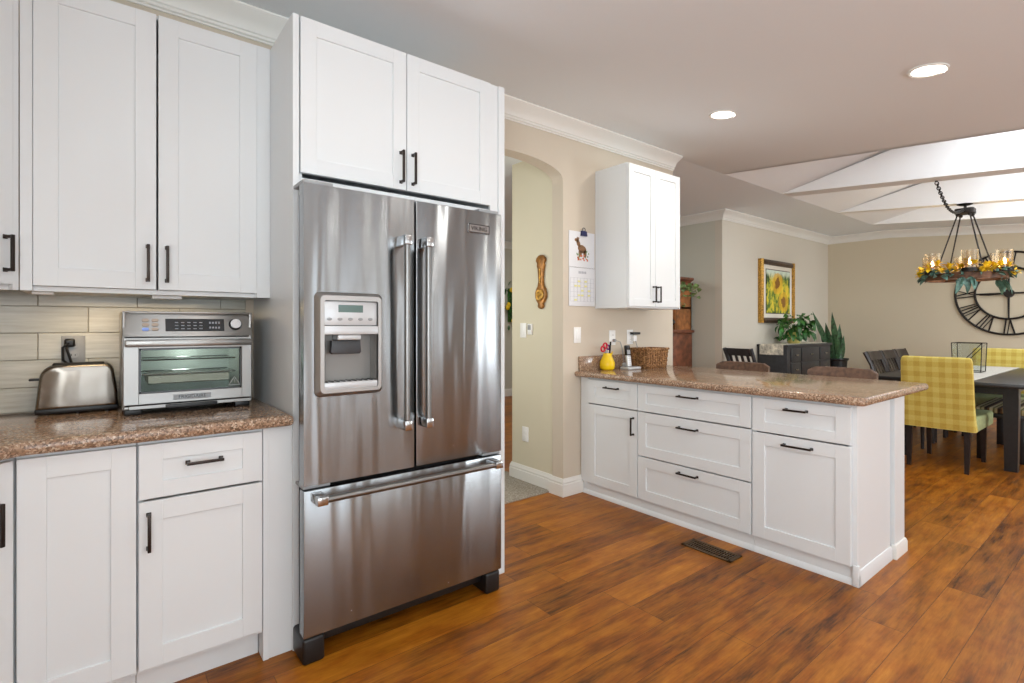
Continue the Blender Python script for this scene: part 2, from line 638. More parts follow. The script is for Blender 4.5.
def dup(root, loc, rz, label):
    r = root.copy()
    COL.objects.link(r)
    r.location = loc
    r.rotation_euler = (0, 0, rz)
    r['label'] = label
    def rec(a, b):
        for ch in list(a.children):
            c = ch.copy()
            COL.objects.link(c)
            c.parent = b
            rec(ch, c)
    rec(root, r)
    return r


def text_part(name, txt, size, m, parent, origin, xdir, zdir, depth=0.0008, sx=1.0):
    """raised lettering centred at origin, reading along xdir with height along zdir (parent-local)."""
    cu = bpy.data.curves.new(name, 'FONT')
    cu.body = txt
    cu.size = size
    cu.extrude = depth
    cu.align_x = 'CENTER'
    cu.align_y = 'CENTER'
    tmp = bpy.data.objects.new(name, cu)
    me = bpy.data.meshes.new_from_object(tmp)
    bpy.data.objects.remove(tmp)
    bpy.data.curves.remove(cu)
    x, z = Vector(xdir).normalized(), Vector(zdir).normalized()
    y = x.cross(z)
    mt = Matrix(((x.x * sx, z.x, y.x, origin[0]), (x.y * sx, z.y, y.y, origin[1]), (x.z * sx, z.z, y.z, origin[2]), (0, 0, 0, 1)))
    me.transform(mt)
    me.materials.append(M[m])
    me.name = name
    o = bpy.data.objects.new(name, me)
    COL.objects.link(o)
    o.parent = parent
    return o


# ------------------------------------------------------------------ room shell
SL, YE, ZC = 0.088, 2.72, 2.75
WY = 2.75            # kitchen side of the arch wall
XL, XR, YB = -0.83, 9.70, -3.1
def zc(y):
    return ZC - SL * (YE - y) if y < YE else ZC


struct('floor', MB().box(XL - 0.1, XR + 0.1, YB - 0.1, 7.4, -0.05, 0.0), 'floor')
struct('floor_carpet', MB().box(1.3, 2.70, 2.88, 5.4, 0.0, 0.012, 0.004), 'carpet')

# ceiling: kitchen / dining slope with three open bays, then the flat ceiling behind the arch wall
BAYS = [(4.83, 6.04), (6.25, 7.62), (7.76, 8.93)]
c = MB()
T = 0.06
def slab(x0, x1, y0, y1):
    c.ring_loft([[(x0, y0, zc(y0)), (x1, y0, zc(y0)), (x1, y0, zc(y0) + T), (x0, y0, zc(y0) + T)],
                 [(x0, y1, zc(y1)), (x1, y1, zc(y1)), (x1, y1, zc(y1) + T), (x0, y1, zc(y1) + T)]])
BY0, BY1 = -0.9, 2.71
slab(XL - 0.1, 4.83, YB - 0.1, YE)
slab(4.83, XR + 0.1, YB - 0.1, BY0)
slab(8.936, XR + 0.1, BY0, YE)
struct('ceiling', c, 'ceil')
c = MB()
c.box(XL - 0.1, 2.82, WY + 0.1, 7.4, 2.58, 2.64)
struct('ceiling_hall', c, 'ceil')
c = MB()
c.box(2.82, XR + 0.1, YE, 7.4, 2.75, 2.81)
struct('ceiling_den', c, 'ceil')
# ceiling beams between the bays
for i, (x0, x1) in enumerate(((6.04, 6.25), (7.62, 7.76))):
    b = MB()
    b.prism([(BY0, zc(BY0)), (BY1 + .01, zc(BY1)), (BY0, zc(BY0) + 1.1)], x0, x1, 'x')
    struct('ceiling_beam_%d' % (i + 1), b, 'tray')
# rising white panels over the bays, with a skylight opening in each
b = MB()
RS = 0.24
def zr(y):
    return ZC + RS * (YE - y)
X0, X1 = 4.83, 8.93
b.ring_loft([[(X0, YE, ZC), (X1, YE, ZC), (X1, YE, ZC + T), (X0, YE, ZC + T)],
             [(X0, 1.0, zr(1.0)), (X1, 1.0, zr(1.0)), (X1, 1.0, zr(1.0) + T), (X0, 1.0, zr(1.0) + T)]])
b.box(X0, X1, BY0 - T, -0.35, zc(BY0), zr(1.0) + 0.3)
b.box(X0, X1, BY0 - T, -0.3, zr(1.0), zr(1.0) + T)
struct('ceiling_tray', b, 'tray')
b = MB()
for x0, x1 in ((X0 - T, X0 - .004), (X1 - .004, X1 + .005)):
    b.prism([(BY0, zc(BY0)), (YE, ZC), (BY0, zr(BY0))], x0, x1, 'x')
struct('ceiling_tray_side', b, 'tray')

# arch wall
AX0, AX1, AC, AH = 1.757, 2.643, 2.20, 2.312
w = MB()
w.prism([(XL - 0.1, 0), (AX0, 0), (AX0, ZC), (XL - 0.1, ZC)], WY, WY + 0.115, 'y')
w.prism([(AX1, 0), (4.0, 0), (4.0, ZC), (AX1, ZC)], WY, WY + 0.115, 'y')
arc = [(AC + (AX1 - AC) * math.cos(a), AH + 0.125 * math.sin(a) ** 0.85 if 0 < a < math.pi else AH) for a in [math.pi * i / 28 for i in range(29)]]
w.prism(arc[::-1] + [(AX1, ZC), (AX0, ZC)], WY, WY + 0.115, 'y')
struct('wall_kitchen', w, 'wall')
w = MB()
w.box(2.655, 2.82, WY + 0.115, 3.365, 0, 2.64)
struct('wall_hall', w, 'wall_hall')
struct('wall_hall_left', MB().box(1.2, 1.3, WY + 0.115, 7.3, 0, 2.64), 'wall_hall')
struct('wall_hall_end', MB().box(1.2, 6.4, 7.3, 7.4, 0, 2.81), 'sage')
struct('wall_den', MB().box(6.32, 6.42, 3.7, 7.3, 0, ZC), 'sage')
struct('wall_picture', MB().box(6.32, XR, 3.6, 3.7, 0, ZC), 'wall_din')
w = MB()
w.prism([(YB, 0), (3.6, 0), (3.6, ZC), (YE, ZC), (YB, zc(YB))], XR, XR + 0.1, 'x')
struct('wall_clock', w, 'wall_clock')


def wall_with_holes(axis, at, th, u0, u1, z1, holes):
    w = MB()
    def bx(a, b, z0, zz):
        if axis == 'y':
            w.box(a, b, at - th, at, z0, zz)
        else:
            w.box(at - th, at, a, b, z0, zz)
    cur = u0
    for a, b, z0, zz in holes:
        bx(cur, a, 0, z1)
        if z0 > 0:
            bx(a, b, 0, z0)
        bx(a, b, zz, z1)
        cur = b
    bx(cur, u1, 0, z1)
    return w


HB = [(-0.55, 1.45, 0.12, 2.08), (2.22, 2.62, 0.45, 2.05), (3.0, 3.3, 0.45, 2.05), (4.27, 4.63, 0.45, 2.05), (6.1, 8.3, 0.65, 2.05)]  # the three slim openings are added for the fridge reflections
HL = [(-2.60, 0.0, 0.97, 2.03)]
struct('wall_back', wall_with_holes('y', YB, 0.1, XL - 0.1, XR + 0.1, 2.26, HB), 'wall')
w = wall_with_holes('x', XL, 0.1, YB, WY, 2.24, HL)
w.prism([(YB, 2.24), (WY, 2.24), (WY, ZC), (YB, zc(YB) + 0.0)], XL - 0.1, XL, 'x')
struct('wall_left', w, 'wall')
for i, (a, b_, z0, z1) in enumerate(HB):
    f = MB()
    for q in ((a, a + .05, z0, z1), (b_ - .05, b_, z0, z1), (a, b_, z0, z0 + .05), (a, b_, z1 - .05, z1), ((a + b_) / 2 - .025, (a + b_) / 2 + .025, z0, z1)):
        f.box(q[0], q[1], YB - 0.08, YB - 0.03, q[2], q[3], 0.004)
    struct('window_%d' % (i + 1), f, 'trim')
f = MB()
for q in ((-2.60, -2.55), (-0.05, 0.0), (-1.33, -1.28)):
    f.box(XL - 0.08, XL - 0.03, q[0], q[1], 0.97, 2.03, 0.004)
for q in ((0.97, 1.02), (1.98, 2.03)):
    f.box(XL - 0.08, XL - 0.03, -2.60, 0.0, q[0], q[1], 0.004)
struct('window_6', f, 'trim')

# crown moulding (out, up from the ceiling line) and baseboards
CROWN = [(0, 0), (0.105, 0), (0.105, -0.012), (0.094, -0.020), (0.080, -0.030), (0.052, -0.046), (0.034, -0.066), (0.026, -0.084), (0.018, -0.088), (0.018, -0.100), (0.008, -0.104), (0.008, -0.112), (0, -0.112)]
CROWN = [(o, u - 0.002) for o, u in CROWN]
cr = MB().sweep(CROWN, [(XL, WY, zc(WY) - .0005), (4.0, WY, zc(WY) - .0005)], left=False)
struct('trim_1', cr, 'trim', 25)
cr = MB().sweep(CROWN, [(6.32, 7.3, ZC), (6.32, 3.6, ZC), (XR, 3.6, ZC), (XR, YE, ZC), (XR, YB, zc(YB))], left=False)
struct('trim_2', cr, 'trim', 25)
cr = MB().sweep(CROWN, [(1.3, 7.3, 2.74), (6.32, 7.3, 2.74)], left=False)
struct('trim_3', cr, 'trim', 25)
BASE = [(0, 0), (0.018, 0), (0.018, 0.085), (0.014, 0.092), (0.016, 0.104), (0.010, 0.118), (0.006, 0.130), (0, 0.130)]
bs = MB().sweep(BASE, [(2.84, WY, 0), (AX1, WY, 0), (AX1, WY + .125, 0), (2.655, WY + .125, 0), (2.655, 3.365, 0), (2.82, 3.365, 0)], left=True)
# travel: kitchen face to the arch jamb, through it and down the hall wall
struct('baseboard_arch', bs, 'trim', 25)
struct('baseboard_picture', MB().sweep(BASE, [(6.32, 7.3, 0), (6.32, 3.6, 0), (XR, 3.6, 0), (XR, YB, 0)], left=False), 'trim', 25)
struct('baseboard_hall', MB().sweep(BASE, [(1.3, 7.3, 0), (6.32, 7.3, 0)], left=False), 'trim', 25)

# tile backsplash: offset courses of long tiles with recessed joints
bk = MB()
b0 = MB().box(XL, 0.535, WY - 0.005, WY, 0.914, 1.40)
struct('backsplash_grout', b0, 'grout')
for r in range(-2, 6):
    z0 = 1.328 - 0.1055 * (r + 1) + 0.1055
    z0 = 1.328 - 0.1055 * r
    z1 = z0 + 0.1055
    off = -0.202 if r % 2 == 0 else -0.049
    z0b, z1b = max(z0 + .0012, 0.916), min(z1 - .0012, 1.398)
    if z1b - z0b < 0.01:
        continue
    for k in range(-4, 5):
        x0, x1 = off + 0.315 * k + .0012, off + 0.315 * (k + 1) - .0012
        x0, x1 = max(x0, XL + .01), min(x1, 0.533)
        if x1 - x0 > 0.01:
            bk.box(x0, x1, WY - 0.010, WY - 0.003, z0b, z1b, 0.0012, 1)
struct('backsplash_tile', bk, 'tile')

# ------------------------------------------------------------------ cabinet helpers (parent-local: width along x, front faces -y)
def shaker(parent, name, x0, x1, z0, z1, y=0.0, fw=0.066, th=0.02, m='white'):
    d = MB()
    fz = min(fw, (z1 - z0) * 0.30)
    e = 0.0009
    d.box(x0, x0 + fw, y, y + th, z0, z1, 0.0012, 1)
    d.box(x1 - fw, x1, y, y + th, z0, z1, 0.0012, 1)
    d.box(x0 + fw - e, x1 - fw + e, y + .0002, y + th, z1 - fz, z1, 0.0012, 1)
    d.box(x0 + fw - e, x1 - fw + e, y + .0002, y + th, z0, z0 + fz, 0.0012, 1)
    d.box(x0 + fw - .004, x1 - fw + .004, y + 0.008, y + th - .002, z0 + fz - .004, z1 - fz + .004)
    return d.build(name, m, parent, local=True)


def carcass(t, x0, x1, y0, y1, z0, z1, th=0.017):
    b = MB()
    b.box(x0, x0 + th, y0, y1, z0, z1, .0008, 1)
    b.box(x1 - th, x1, y0, y1, z0, z1, .0008, 1)
    b.box(x0 + th, x1 - th, y0 + .0003, y1, z0, z0 + th)
    b.box(x0 + th, x1 - th, y0 + .0003, y1, z1 - th, z1)
    b.box(x0 + th, x1 - th, y1 - .006, y1, z0 + th, z1 - th)
    return b.build('carcass', 'white', t, True)


def pull(parent, x, z, length=0.128, y=0.0, vert=True):
    h = MB()
    a = length / 2
    if vert:
        h.box(x - .005, x + .005, y - .034, y - .025, z - a - .006, z + a + .006, 0.0018, 2)
        for q in (z - a, z + a):
            h.box(x - .005, x + .005, y - .027, y + .0005, q - .005, q + .005, 0.0012, 1)
            h.box(x - .007, x + .007, y - .003, y + .0005, q - .007, q + .007, 0.0008, 1)
    else:
        h.box(x - a - .006, x + a + .006, y - .034, y - .025, z - .005, z + .005, 0.0018, 2)
        for q in (x - a, x + a):
            h.box(q - .005, q + .005, y - .027, y + .0005, z - .005, z + .005, 0.0012, 1)
            h.box(q - .007, q + .007, y - .003, y + .0005, z - .007, z + .007, 0.0008, 1)
    return h.build('handle', 'bronze', parent, local=True)


# ---- wall cabinet over the left counter
t = thing('wall_cabinet', 'tall white two-door wall cabinet above the toaster oven and left counter', 'cabinet', (-0.225, 2.42, 1.372))
carcass(t, 0.0, 0.752, 0.021, 0.318, 0, 1.086)
MB().box(0.0, 0.0325, 0.006, 0.0215, 0, 1.086, .001, 1).build('stile', 'white', t, True)
MB().box(0.742, 0.7955, 0.010, 0.03, 0, 1.086, .001, 1).build('filler_strip', 'white', t, True)
d = shaker(t, 'door', 0.034, 0.3845, 0.018, 1.081)
pull(d, 0.358, 0.118)
d = shaker(t, 'door', 0.3915, 0.741, 0.018, 1.081)
pull(d, 0.419, 0.118)
# diagonal corner cabinet at the frame edge
t = thing('corner_wall_cabinet', 'white diagonal corner wall cabinet at the far left edge, dark pull near its right stile', 'cabinet', (-0.2262, 2.4225, 1.372), R(45))
cc = MB()
cc.prism([(0, 0.021), (-0.40, 0.021), (-0.64, 0.24), (-0.2, 0.44), (0, 0.24)], 0, 1.078, 'z')
cc.build('carcass', 'white', t, True)
MB().box(-0.0165, 0.003, 0.004, 0.021, 0, 1.086, .001, 1).build('stile', 'white', t, True)
d = shaker(t, 'door', -0.385, -0.018, 0.018, 1.072, y=0.001)
pull(d, -0.044, 0.12, 0.11)

# ---- under-cabinet light
t = thing('under_cabinet_light', 'slim white light bar under the wall cabinet, above the toaster oven', 'light', (0.19, 2.50, 1.372))
MB().box(-0.04, 0.06, -0.02, 0.03, -0.014, 0, .003).build('housing', 'plate', t, True)
t = thing('under_cabinet_light', 'small white puck light under the wall cabinet, above the toaster', 'light', (-0.17, 2.50, 1.372))
MB().box(-0.03, 0.03, -0.02, 0.02, -0.010, 0, .003).build('housing', 'plate', t, True)
area('under_cabinet_glow', (0.12, 2.56, 1.352), (0.5, 0.06), 2.0, (1.0, 0.74, 0.44), (0, 0.0, -1))

# ---- fridge enclosure: side panels and the two-door cabinet above
tag(MB().box(0.571, 0.594, 2.085, 2.748, 0.0, 2.456, .001, 1).build('fridge_surround', 'white'), 'tall white side panel between the left counter and the fridge', 'panel')
tag(MB().box(1.558, 1.596, 2.085, 2.748, 0.0, 2.456, .001, 1).build('fridge_surround', 'white'), 'tall white side panel between the fridge and the archway', 'panel')
t = thing('fridge_cabinet', 'white two-door cabinet directly above the steel fridge', 'cabinet', (0.566, 2.085, 0))
carcass(t, 0.029, 0.991, 0.021, 0.66, 1.815, 2.455)
d = shaker(t, 'door', 0.034, 0.484, 1.848, 2.455, y=-0.0, fw=0.062)
pull(d, 0.457, 1.945)
d = shaker(t, 'door', 0.488, 0.942, 1.848, 2.455, y=-0.0, fw=0.062)
pull(d, 0.515, 1.945)
MB().box(0.944, 0.991, 0.006, 0.022, 1.815, 2.455, .001, 1).build('filler_strip', 'white', t, True)

# ---- base cabinets on the left
t = thing('base_cabinet', 'white base cabinet with one plain tall door under the toaster', 'cabinet', (-0.203, 2.085, 0))
carcass(t, 0.0, 0.288, 0.022, 0.60, 0.10, 0.871)
shaker(t, 'door', 0.003, 0.2865, 0.118, 0.858)
MB().box(0.0, 0.288, 0.075, 0.10, 0.0, 0.10).build('toe_kick', 'white', t, True)
t = thing('base_cabinet', 'white base cabinet with a drawer over a door under the toaster oven', 'cabinet', (0.087, 2.085, 0))
carcass(t, 0.0, 0.385, 0.022, 0.60, 0.10, 0.871)
d = shaker(t, 'drawer', 0.003, 0.376, 0.678, 0.858)
pull(d, 0.19, 0.782, 0.10, vert=False)
d = shaker(t, 'door', 0.003, 0.376, 0.118, 0.670)
pull(d, 0.030, 0.572, 0.11)
MB().box(0.0, 0.377, 0.075, 0.10, 0.0, 0.10).build('toe_kick', 'white', t, True)
fl = MB().box(0.380, 0.400, 0.006, 0.60, 0.0, 0.871, .001, 1)
fl.box(0.400, 0.4835, 0.010, 0.03, 0.0, 0.871, .001, 1)
fl.build('filler_strip', 'white', t, True)
# diagonal corner base cabinet at the frame edge
t = thing('corner_base_cabinet', 'white diagonal corner base cabinet at the lower left edge, dark vertical pull', 'cabinet', (-0.204, 2.085, 0), R(45))
cc = MB()
cc.prism([(-0.205, 2.12), (-0.205, 2.70), (-0.81, 2.70), (-0.81, 1.86), (-0.46, 1.86)], 0.10, 0.871, 'z')
cc.build('carcass', 'white', t)
d = shaker(t, 'door', -0.35, -0.003, 0.118, 0.858, y=0.0)
pull(d, -0.056, 0.69, 0.11)
MB().box(-0.35, -0.01, 0.075, 0.095, 0.0, 0.10).build('toe_kick', 'white', t, True)

# ---- left worktop (rounded nose, diagonal inner corner)
wt = MB()
poly = [(0.563, 2.744), (0.563, 2.048), (-0.176, 2.048), (-0.186, 2.045), (-0.194, 2.039), (-0.560, 1.673), (-0.560, 1.30), (-0.82, 1.30), (-0.82, 2.744)]
wt.prism(poly, 0.872, 0.914, 'z', 0.016, 4)
tag(wt.build('worktop', 'granite'), 'brown speckled granite worktop on the left base cabinets, under toaster and oven', 'worktop')

# ------------------------------------------------------------------ refrigerator
t = thing('refrigerator', 'stainless steel french-door refrigerator with water dispenser and bottom freezer drawer', 'refrigerator', (1.023, 1.95, 0))
X0f, X1f = -0.451, 0.451
MB().box(X0f + .028, X1f - .006, 0.062, 0.74, 0.07, 1.765, .003).build('cabinet_body', 'gap', t, True)
def curvedoor(x0, x1, z0, z1, hole=None):
    d = MB()
    th = 0.055
    if hole:
        hx0, hx1, hz0, hz1 = hole
        d.box(x0, hx0, 0, th, z0, z1)
        d.box(hx1, x1, 0, th, z0, z1)
        d.box(hx0, hx1, 0, th, hz1, z1)
        d.box(hx0, hx1, 0, th, z0, hz0)
    else:
        d.box(x0, x1, 0, th, z0, z1, 0.004, 2)
    return d
HX0, HX1, HZ0, HZ1 = -0.384, -0.172, 1.015, 1.345
dl = curvedoor(X0f, -0.006, 0.662, 1.775, (HX0, HX1, HZ0, HZ1)).build('door', 'steel', t, True)
dr = curvedoor(0.004, X1f, 0.662, 1.775).build('door', 'steel', t, True)
fz = curvedoor(X0f, X1f, 0.106, 0.645).build('freezer_drawer', 'steel', t, True)
def barhandle(parent, p0, p1):
    h = MB()
    p0, p1 = Vector(p0), Vector(p1)
    h.cyl(p0, p1, 0.0125, n=20)
    b = MB()
    o = h.build('handle', 'satin', parent, True)
    dvec = (p1 - p0).normalized()
    for q, sgn in ((p0, 1), (p1, -1)):
        e = MB()
        m = q + dvec * 0.004 * sgn
        lo = Vector((min(m.x, m.x + dvec.x * .028 * sgn), 0, min(m.z, m.z + dvec.z * .028 * sgn)))
        hi = Vector((max(m.x, m.x + dvec.x * .028 * sgn), 0, max(m.z, m.z + dvec.z * .028 * sgn)))
        if abs(dvec.z) > 0.5:
            e.box(m.x - .016, m.x + .016, m.y - .017, 0.004, lo.z - .006, hi.z + .006, 0.004, 2)
        else:
            e.box(lo.x - .006, hi.x + .006, m.y - .017, 0.004, m.z - .016, m.z + .016, 0.004, 2)
        e.build('handle_bracket', 'chrome', parent, True)
    return o
barhandle(dl, (-0.070, -0.064, 0.836), (-0.070, -0.064, 1.612))
barhandle(dr, (0.026, -0.064, 0.836), (0.026, -0.064, 1.612))
barhandle(fz, (-0.425, -0.064, 0.622), (0.400, -0.064, 0.622))
MB().box(0.002, 0.43, 0.058, 0.062, 0.646, 0.661).build('gasket', 'gap', t, True)
for x in (-0.40, 0.40):
    MB().box(x - .05, x + .05, 0.012, 0.11, 0.648, 0.660, .003).build('hinge', 'grey', t, True)
for x in (-0.40, 0.38):
    MB().box(x - .05, x + .06, 0.01, 0.16, 1.776, 1.79, .003).build('hinge_cover', 'grey', t, True)
for x0, x1 in ((-0.451, -0.37), (0.37, 0.451)):
    MB().box(x0, x1, 0.01, 0.20, 0.0, 0.098, .012, 3).build('foot', 'black', t, True)
MB().box(-0.369, 0.369, 0.05, 0.09, 0.05, 0.10, .004).build('kick_grille', 'black', t, True)
# badge
bd = MB().box(0.263, 0.379, -0.004, 0.001, 1.672, 1.712, .0012, 1).build('badge', 'chrome', dr, True)
text_part('badge_lettering', 'VIKING', 0.027, 'lid', dr, (0.321, -0.0045, 1.692), (1, 0, 0), (0, 0, 1), 0.0006, 1.0)
bb = MB()
for z in (1.673, 1.7078):
    bb.box(0.265, 0.377, -0.0048, -0.003, z, z + .0032)
for x in (0.264, 0.3748):
    bb.box(x, x + .0032, -0.0048, -0.003, 1.673, 1.711)
bb.build('badge_border', 'lid', dr, True)

# dispenser
def rrect(x0, x1, z0, z1, r, n=6):
    pts = []
    for cx, cz, a0 in ((x1 - r, z1 - r, 0), (x0 + r, z1 - r, 90), (x0 + r, z0 + r, 180), (x1 - r, z0 + r, 270)):
        for k in range(n + 1):
            a = R(a0 + 90 * k / n)
            pts.append((cx + r * math.cos(a), cz + r * math.sin(a)))
    return pts
def frame_loft(loops):
    """loops: list of (outline, y) lofted in turn."""
    b = MB()
    b.ring_loft([[(u, y, v) for u, v in o] for o, y in loops], False)
    return b
ob = frame_loft([(rrect(-0.415, -0.148, 0.985, 1.378, .022), 0.0005), (rrect(-0.413, -0.150, 0.987, 1.376, .022), -0.006),
                 (rrect(-0.398, -0.160, 1.000, 1.364, .018), -0.022), (rrect(-0.383, -0.173, 1.014, 1.346, .008), -0.022),
                 (rrect(-0.383, -0.173, 1.014, 1.346, .008), 0.02)])
ob.build('dispenser_bezel', 'bezel', dl, True)
MB().box(-0.384, -0.172, -0.020, 0.02, 1.218, 1.250, .002).build('dispenser_crossbar', 'silverp', dl, True)
pn = MB().box(-0.381, -0.175, -0.012, 0.02, 1.252, 1.344, .003)
pn.build('control_panel', 'silverp', dl, True)
MB().box(-0.328, -0.232, -0.0135, -0.010, 1.302, 1.330, .001, 1).build('display', mat('teal_display', (84, 108, 104), 0.15), dl, True)
for i in range(5):
    MB().ball((-0.362 + 0.040 * i, -0.012, 1.276), 0.010, (1, 0.2, 0.6), 12, 6).build('touch_button', 'grey', dl, True)
cv = MB()
cv.face([(HX0 + .005, -.015, 1.03), (HX0 + .005, 0.05, 1.03), (HX0 + .005, 0.05, 1.22), (HX0 + .005, -.015, 1.22)])
cv.face([(HX1 - .005, -.015, 1.03), (HX1 - .005, 0.05, 1.03), (HX1 - .005, 0.05, 1.22), (HX1 - .005, -.015, 1.22)])
cv.face([(HX0, -.015, 1.219), (HX1, -.015, 1.219), (HX1, 0.05, 1.219), (HX0, 0.05, 1.219)])
cv.box(HX0, HX1, 0.05, 0.056, HZ0, HZ1)
M['cavity'] = mat('dispenser_cavity', (132, 130, 127), 0.35, 0.4)
cv.build('dispenser_cavity', 'cavity', dl, True)
MB().box(-0.330, -0.238, -0.012, 0.05, 1.196, 1.218, .006, 3).build('spout', 'silverp', dl, True)
pd = MB()
pd.prism([(-0.350, 1.15), (-0.344, 1.143), (-0.236, 1.143), (-0.230, 1.15), (-0.234, 1.194), (-0.346, 1.194)], 0.006, 0.030, 'y', .004, 2)
pd.build('paddle', 'charcoal', dl, True)
MB().box(-0.382, -0.174, -0.018, 0.05, 1.012, 1.038, .003).build('drip_tray', 'silverp', dl, True)
g = MB()
for i in range(9):
    g.box(-0.370 + i * .022, -0.362 + i * .022, 0.0, 0.045, 1.038, 1.041)
g.build('tray_grate', 'lid', dl, True)

# ------------------------------------------------------------------ peninsula (fronts face -x; local x runs toward -y)
PXF = 2.813
def pen(name, label, ystart):
    return thing(name, label, 'cabinet', (PXF, ystart, 0), R(-90))
def toe(t, x0, x1):
    b = MB().box(x0, x1, 0.030, 0.05, 0.0, 0.092)
    b.sweep([(0, 0), (0.012, 0), (0.012, 0.012), (0.006, 0.026), (0, 0.03)], [(x0, 0.030, 0), (x1, 0.030, 0)], left=False)
    b.build('toe_kick', 'white', t, True)
t = pen('base_cabinet', 'narrow white peninsula cabinet with drawer over door, nearest the arch wall', 2.745)
carcass(t, 0.002, 0.535, 0.021, 0.50, 0.090, 0.873)
MB().box(0.004, 0.082, 0.010, 0.0215, 0.090, 0.873, .001, 1).build('filler_strip', 'white', t, True)
d = shaker(t, 'drawer', 0.085, 0.532, 0.684, 0.858)
pull(d, 0.315, 0.812, 0.11, vert=False)
d = shaker(t, 'door', 0.085, 0.532, 0.095, 0.676)
pull(d, 0.503, 0.572, 0.11)
toe(t, 0.0, 0.535)
t = pen('base_cabinet', 'white peninsula cabinet with three stacked drawers, above the floor register', 2.209)
carcass(t, 0.0, 0.779, 0.021, 0.50, 0.090, 0.873)
for z0, z1, hz in ((0.684, 0.858, 0.814), (0.386, 0.676, 0.620), (0.095, 0.378, 0.338)):
    d = shaker(t, 'drawer', 0.003, 0.776, z0, z1)
    pull(d, 0.385, hz, 0.125, vert=False)
toe(t, 0.0, 0.779)
t = pen('base_cabinet', 'white peninsula cabinet with drawer over pull-out door, at the free end', 1.428)
carcass(t, 0.0, 0.484, 0.021, 0.497, 0.090, 0.873)
d = shaker(t, 'drawer', 0.003, 0.482, 0.676, 0.858)
pull(d, 0.235, 0.813, 0.10, vert=False)
d = shaker(t, 'pull_out_door', 0.003, 0.482, 0.095, 0.668)
pull(d, 0.242, 0.626, 0.135, vert=False)
toe(t, 0.0, 0.484)
ep = MB().box(0.485, 0.503, 0.022, 0.497, 0.0, 0.873, .001, 1)
ep.build('end_panel', 'white', t, True)
et = MB().sweep([(0, 0), (0.010, 0), (0.010, 0.055), (0.004, 0.070), (0, 0.072)], [(0.503, 0.022, 0), (0.503, 0.497, 0)], left=False)
et.box(0.486, 0.513, 0.012, 0.034, 0.0, 0.10, .002)
et.build('end_trim', 'white', t, True)

pw = MB().box(3.335, 3.50, 0.912, WY, 0.0, 0.873)
struct('wall_peninsula', pw, 'white')
struct('baseboard_peninsula', MB().sweep([(0, 0), (0.012, 0), (0.012, 0.055), (0.006, 0.072), (0, 0.075)], [(3.335, 0.925, 0), (3.335, 0.912, 0), (3.50, 0.912, 0), (3.50, WY, 0)], left=False), 'trim', 25)

# peninsula worktop
wt = MB()
x0, x1, y0, y1 = 2.762, 3.82, 0.868, WY - 0.002
poly = [(x0, y1)]
for k in range(7):
    a = R(180 + 90 * k / 6)
    poly.append((x0 + .035 + .035 * math.cos(a), y0 + .035 + .035 * math.sin(a)))
for k in range(7):
    a = R(270 + 90 * k / 6)
    poly.append((x1 - .05 + .05 * math.cos(a), y0 + .05 + .05 * math.sin(a)))
poly += [(x1, y1)]
wt.prism(poly, 0.874, 0.914, 'z', 0.016, 4)
wo = wt.build('worktop', 'granite')
tag(wo, 'long brown granite worktop of the peninsula with basket and yellow vase', 'worktop')
MB().box(2.80, 3.82, WY - 0.020, WY - 0.002, 0.913, 1.022, .002).build('upstand', 'granite', wo)

# wall cabinet over the peninsula
t = thing('wall_cabinet', 'narrow tall white wall cabinet hung above the peninsula worktop', 'cabinet', (2.985, 2.42, 1.384))
carcass(t, 0.0, 0.645, 0.021, 0.328, 0, 1.058)
d = shaker(t, 'door', 0.004, 0.312, 0.012, 1.052, fw=0.055)
pull(d, 0.285, 0.105, 0.112)
d = shaker(t, 'door', 0.316, 0.630, 0.012, 1.052, fw=0.055)
pull(d, 0.343, 0.105, 0.112)
MB().box(0.631, 0.645, 0.008, 0.021, 0, 1.058, .001, 1).build('filler_strip', 'white', t, True)
#--PART2--
# ------------------------------------------------------------------ toaster, toaster oven, left outlet
t = thing('toaster', 'long low brushed-steel toaster beside the silver toaster oven', 'toaster', (-0.078, 2.655, 0.914))
tp = [(-0.122, 0.022), (0.122, 0.022), (0.120, 0.08), (0.110, 0.150)]
tp += [(0.110 - .03 + .03 * math.cos(R(a)), 0.150 + .036 * math.sin(R(a))) for a in range(15, 91, 15)]
tp += [(-0.110 + .05 - .05 * math.cos(R(a)), 0.136 + .05 * math.sin(R(a))) for a in range(90, 0, -15)]
tp += [(-0.112, 0.120)]
MB().prism(tp, -0.062, 0.062, 'y', 0.010, 3).build('shell', 'toaststeel', t, True)
ef = MB()
for sx in (1,):
    pass
ep_ = [(x * 1.012, z + (0.0015 if z > .1 else 0)) for x, z in tp]
MB().prism(ep_, -0.050, 0.050, 'y', 0.006, 2).build('end_trim', 'black', t, True)
MB().box(-0.124, 0.126, -0.060, 0.060, 0.004, 0.026, .006, 2).build('base', 'black', t, True)
for x in (-0.09, 0.0, 0.09):
    MB().cyl((x, -0.045, 0.0), (x, -0.045, 0.006), 0.007, n=12).build('foot', 'black', t, True)
MB().box(-0.143, -0.106, -0.014, 0.014, 0.128, 0.137, .003).build('lever', 'black', t, True)
for y in (-0.022, 0.022):
    MB().box(-0.075, 0.080, y - .011, y + .011, 0.184, 0.1922, .001, 1).build('bread_slot', 'gap', t, True)
cd = MB().tube([(-0.022, 0.066, 0.150), (-0.024, 0.072, 0.19), (-0.030, 0.066, 0.215), (-0.038, 0.064, 0.245), (-0.034, 0.072, 0.262)], 0.0048, 8)
co = cd.build('power_cord', 'black', t, True)
MB().box(-0.046, -0.012, 0.060, 0.0855, 0.252, 0.285, .008, 3).build('plug', 'black', co, True)
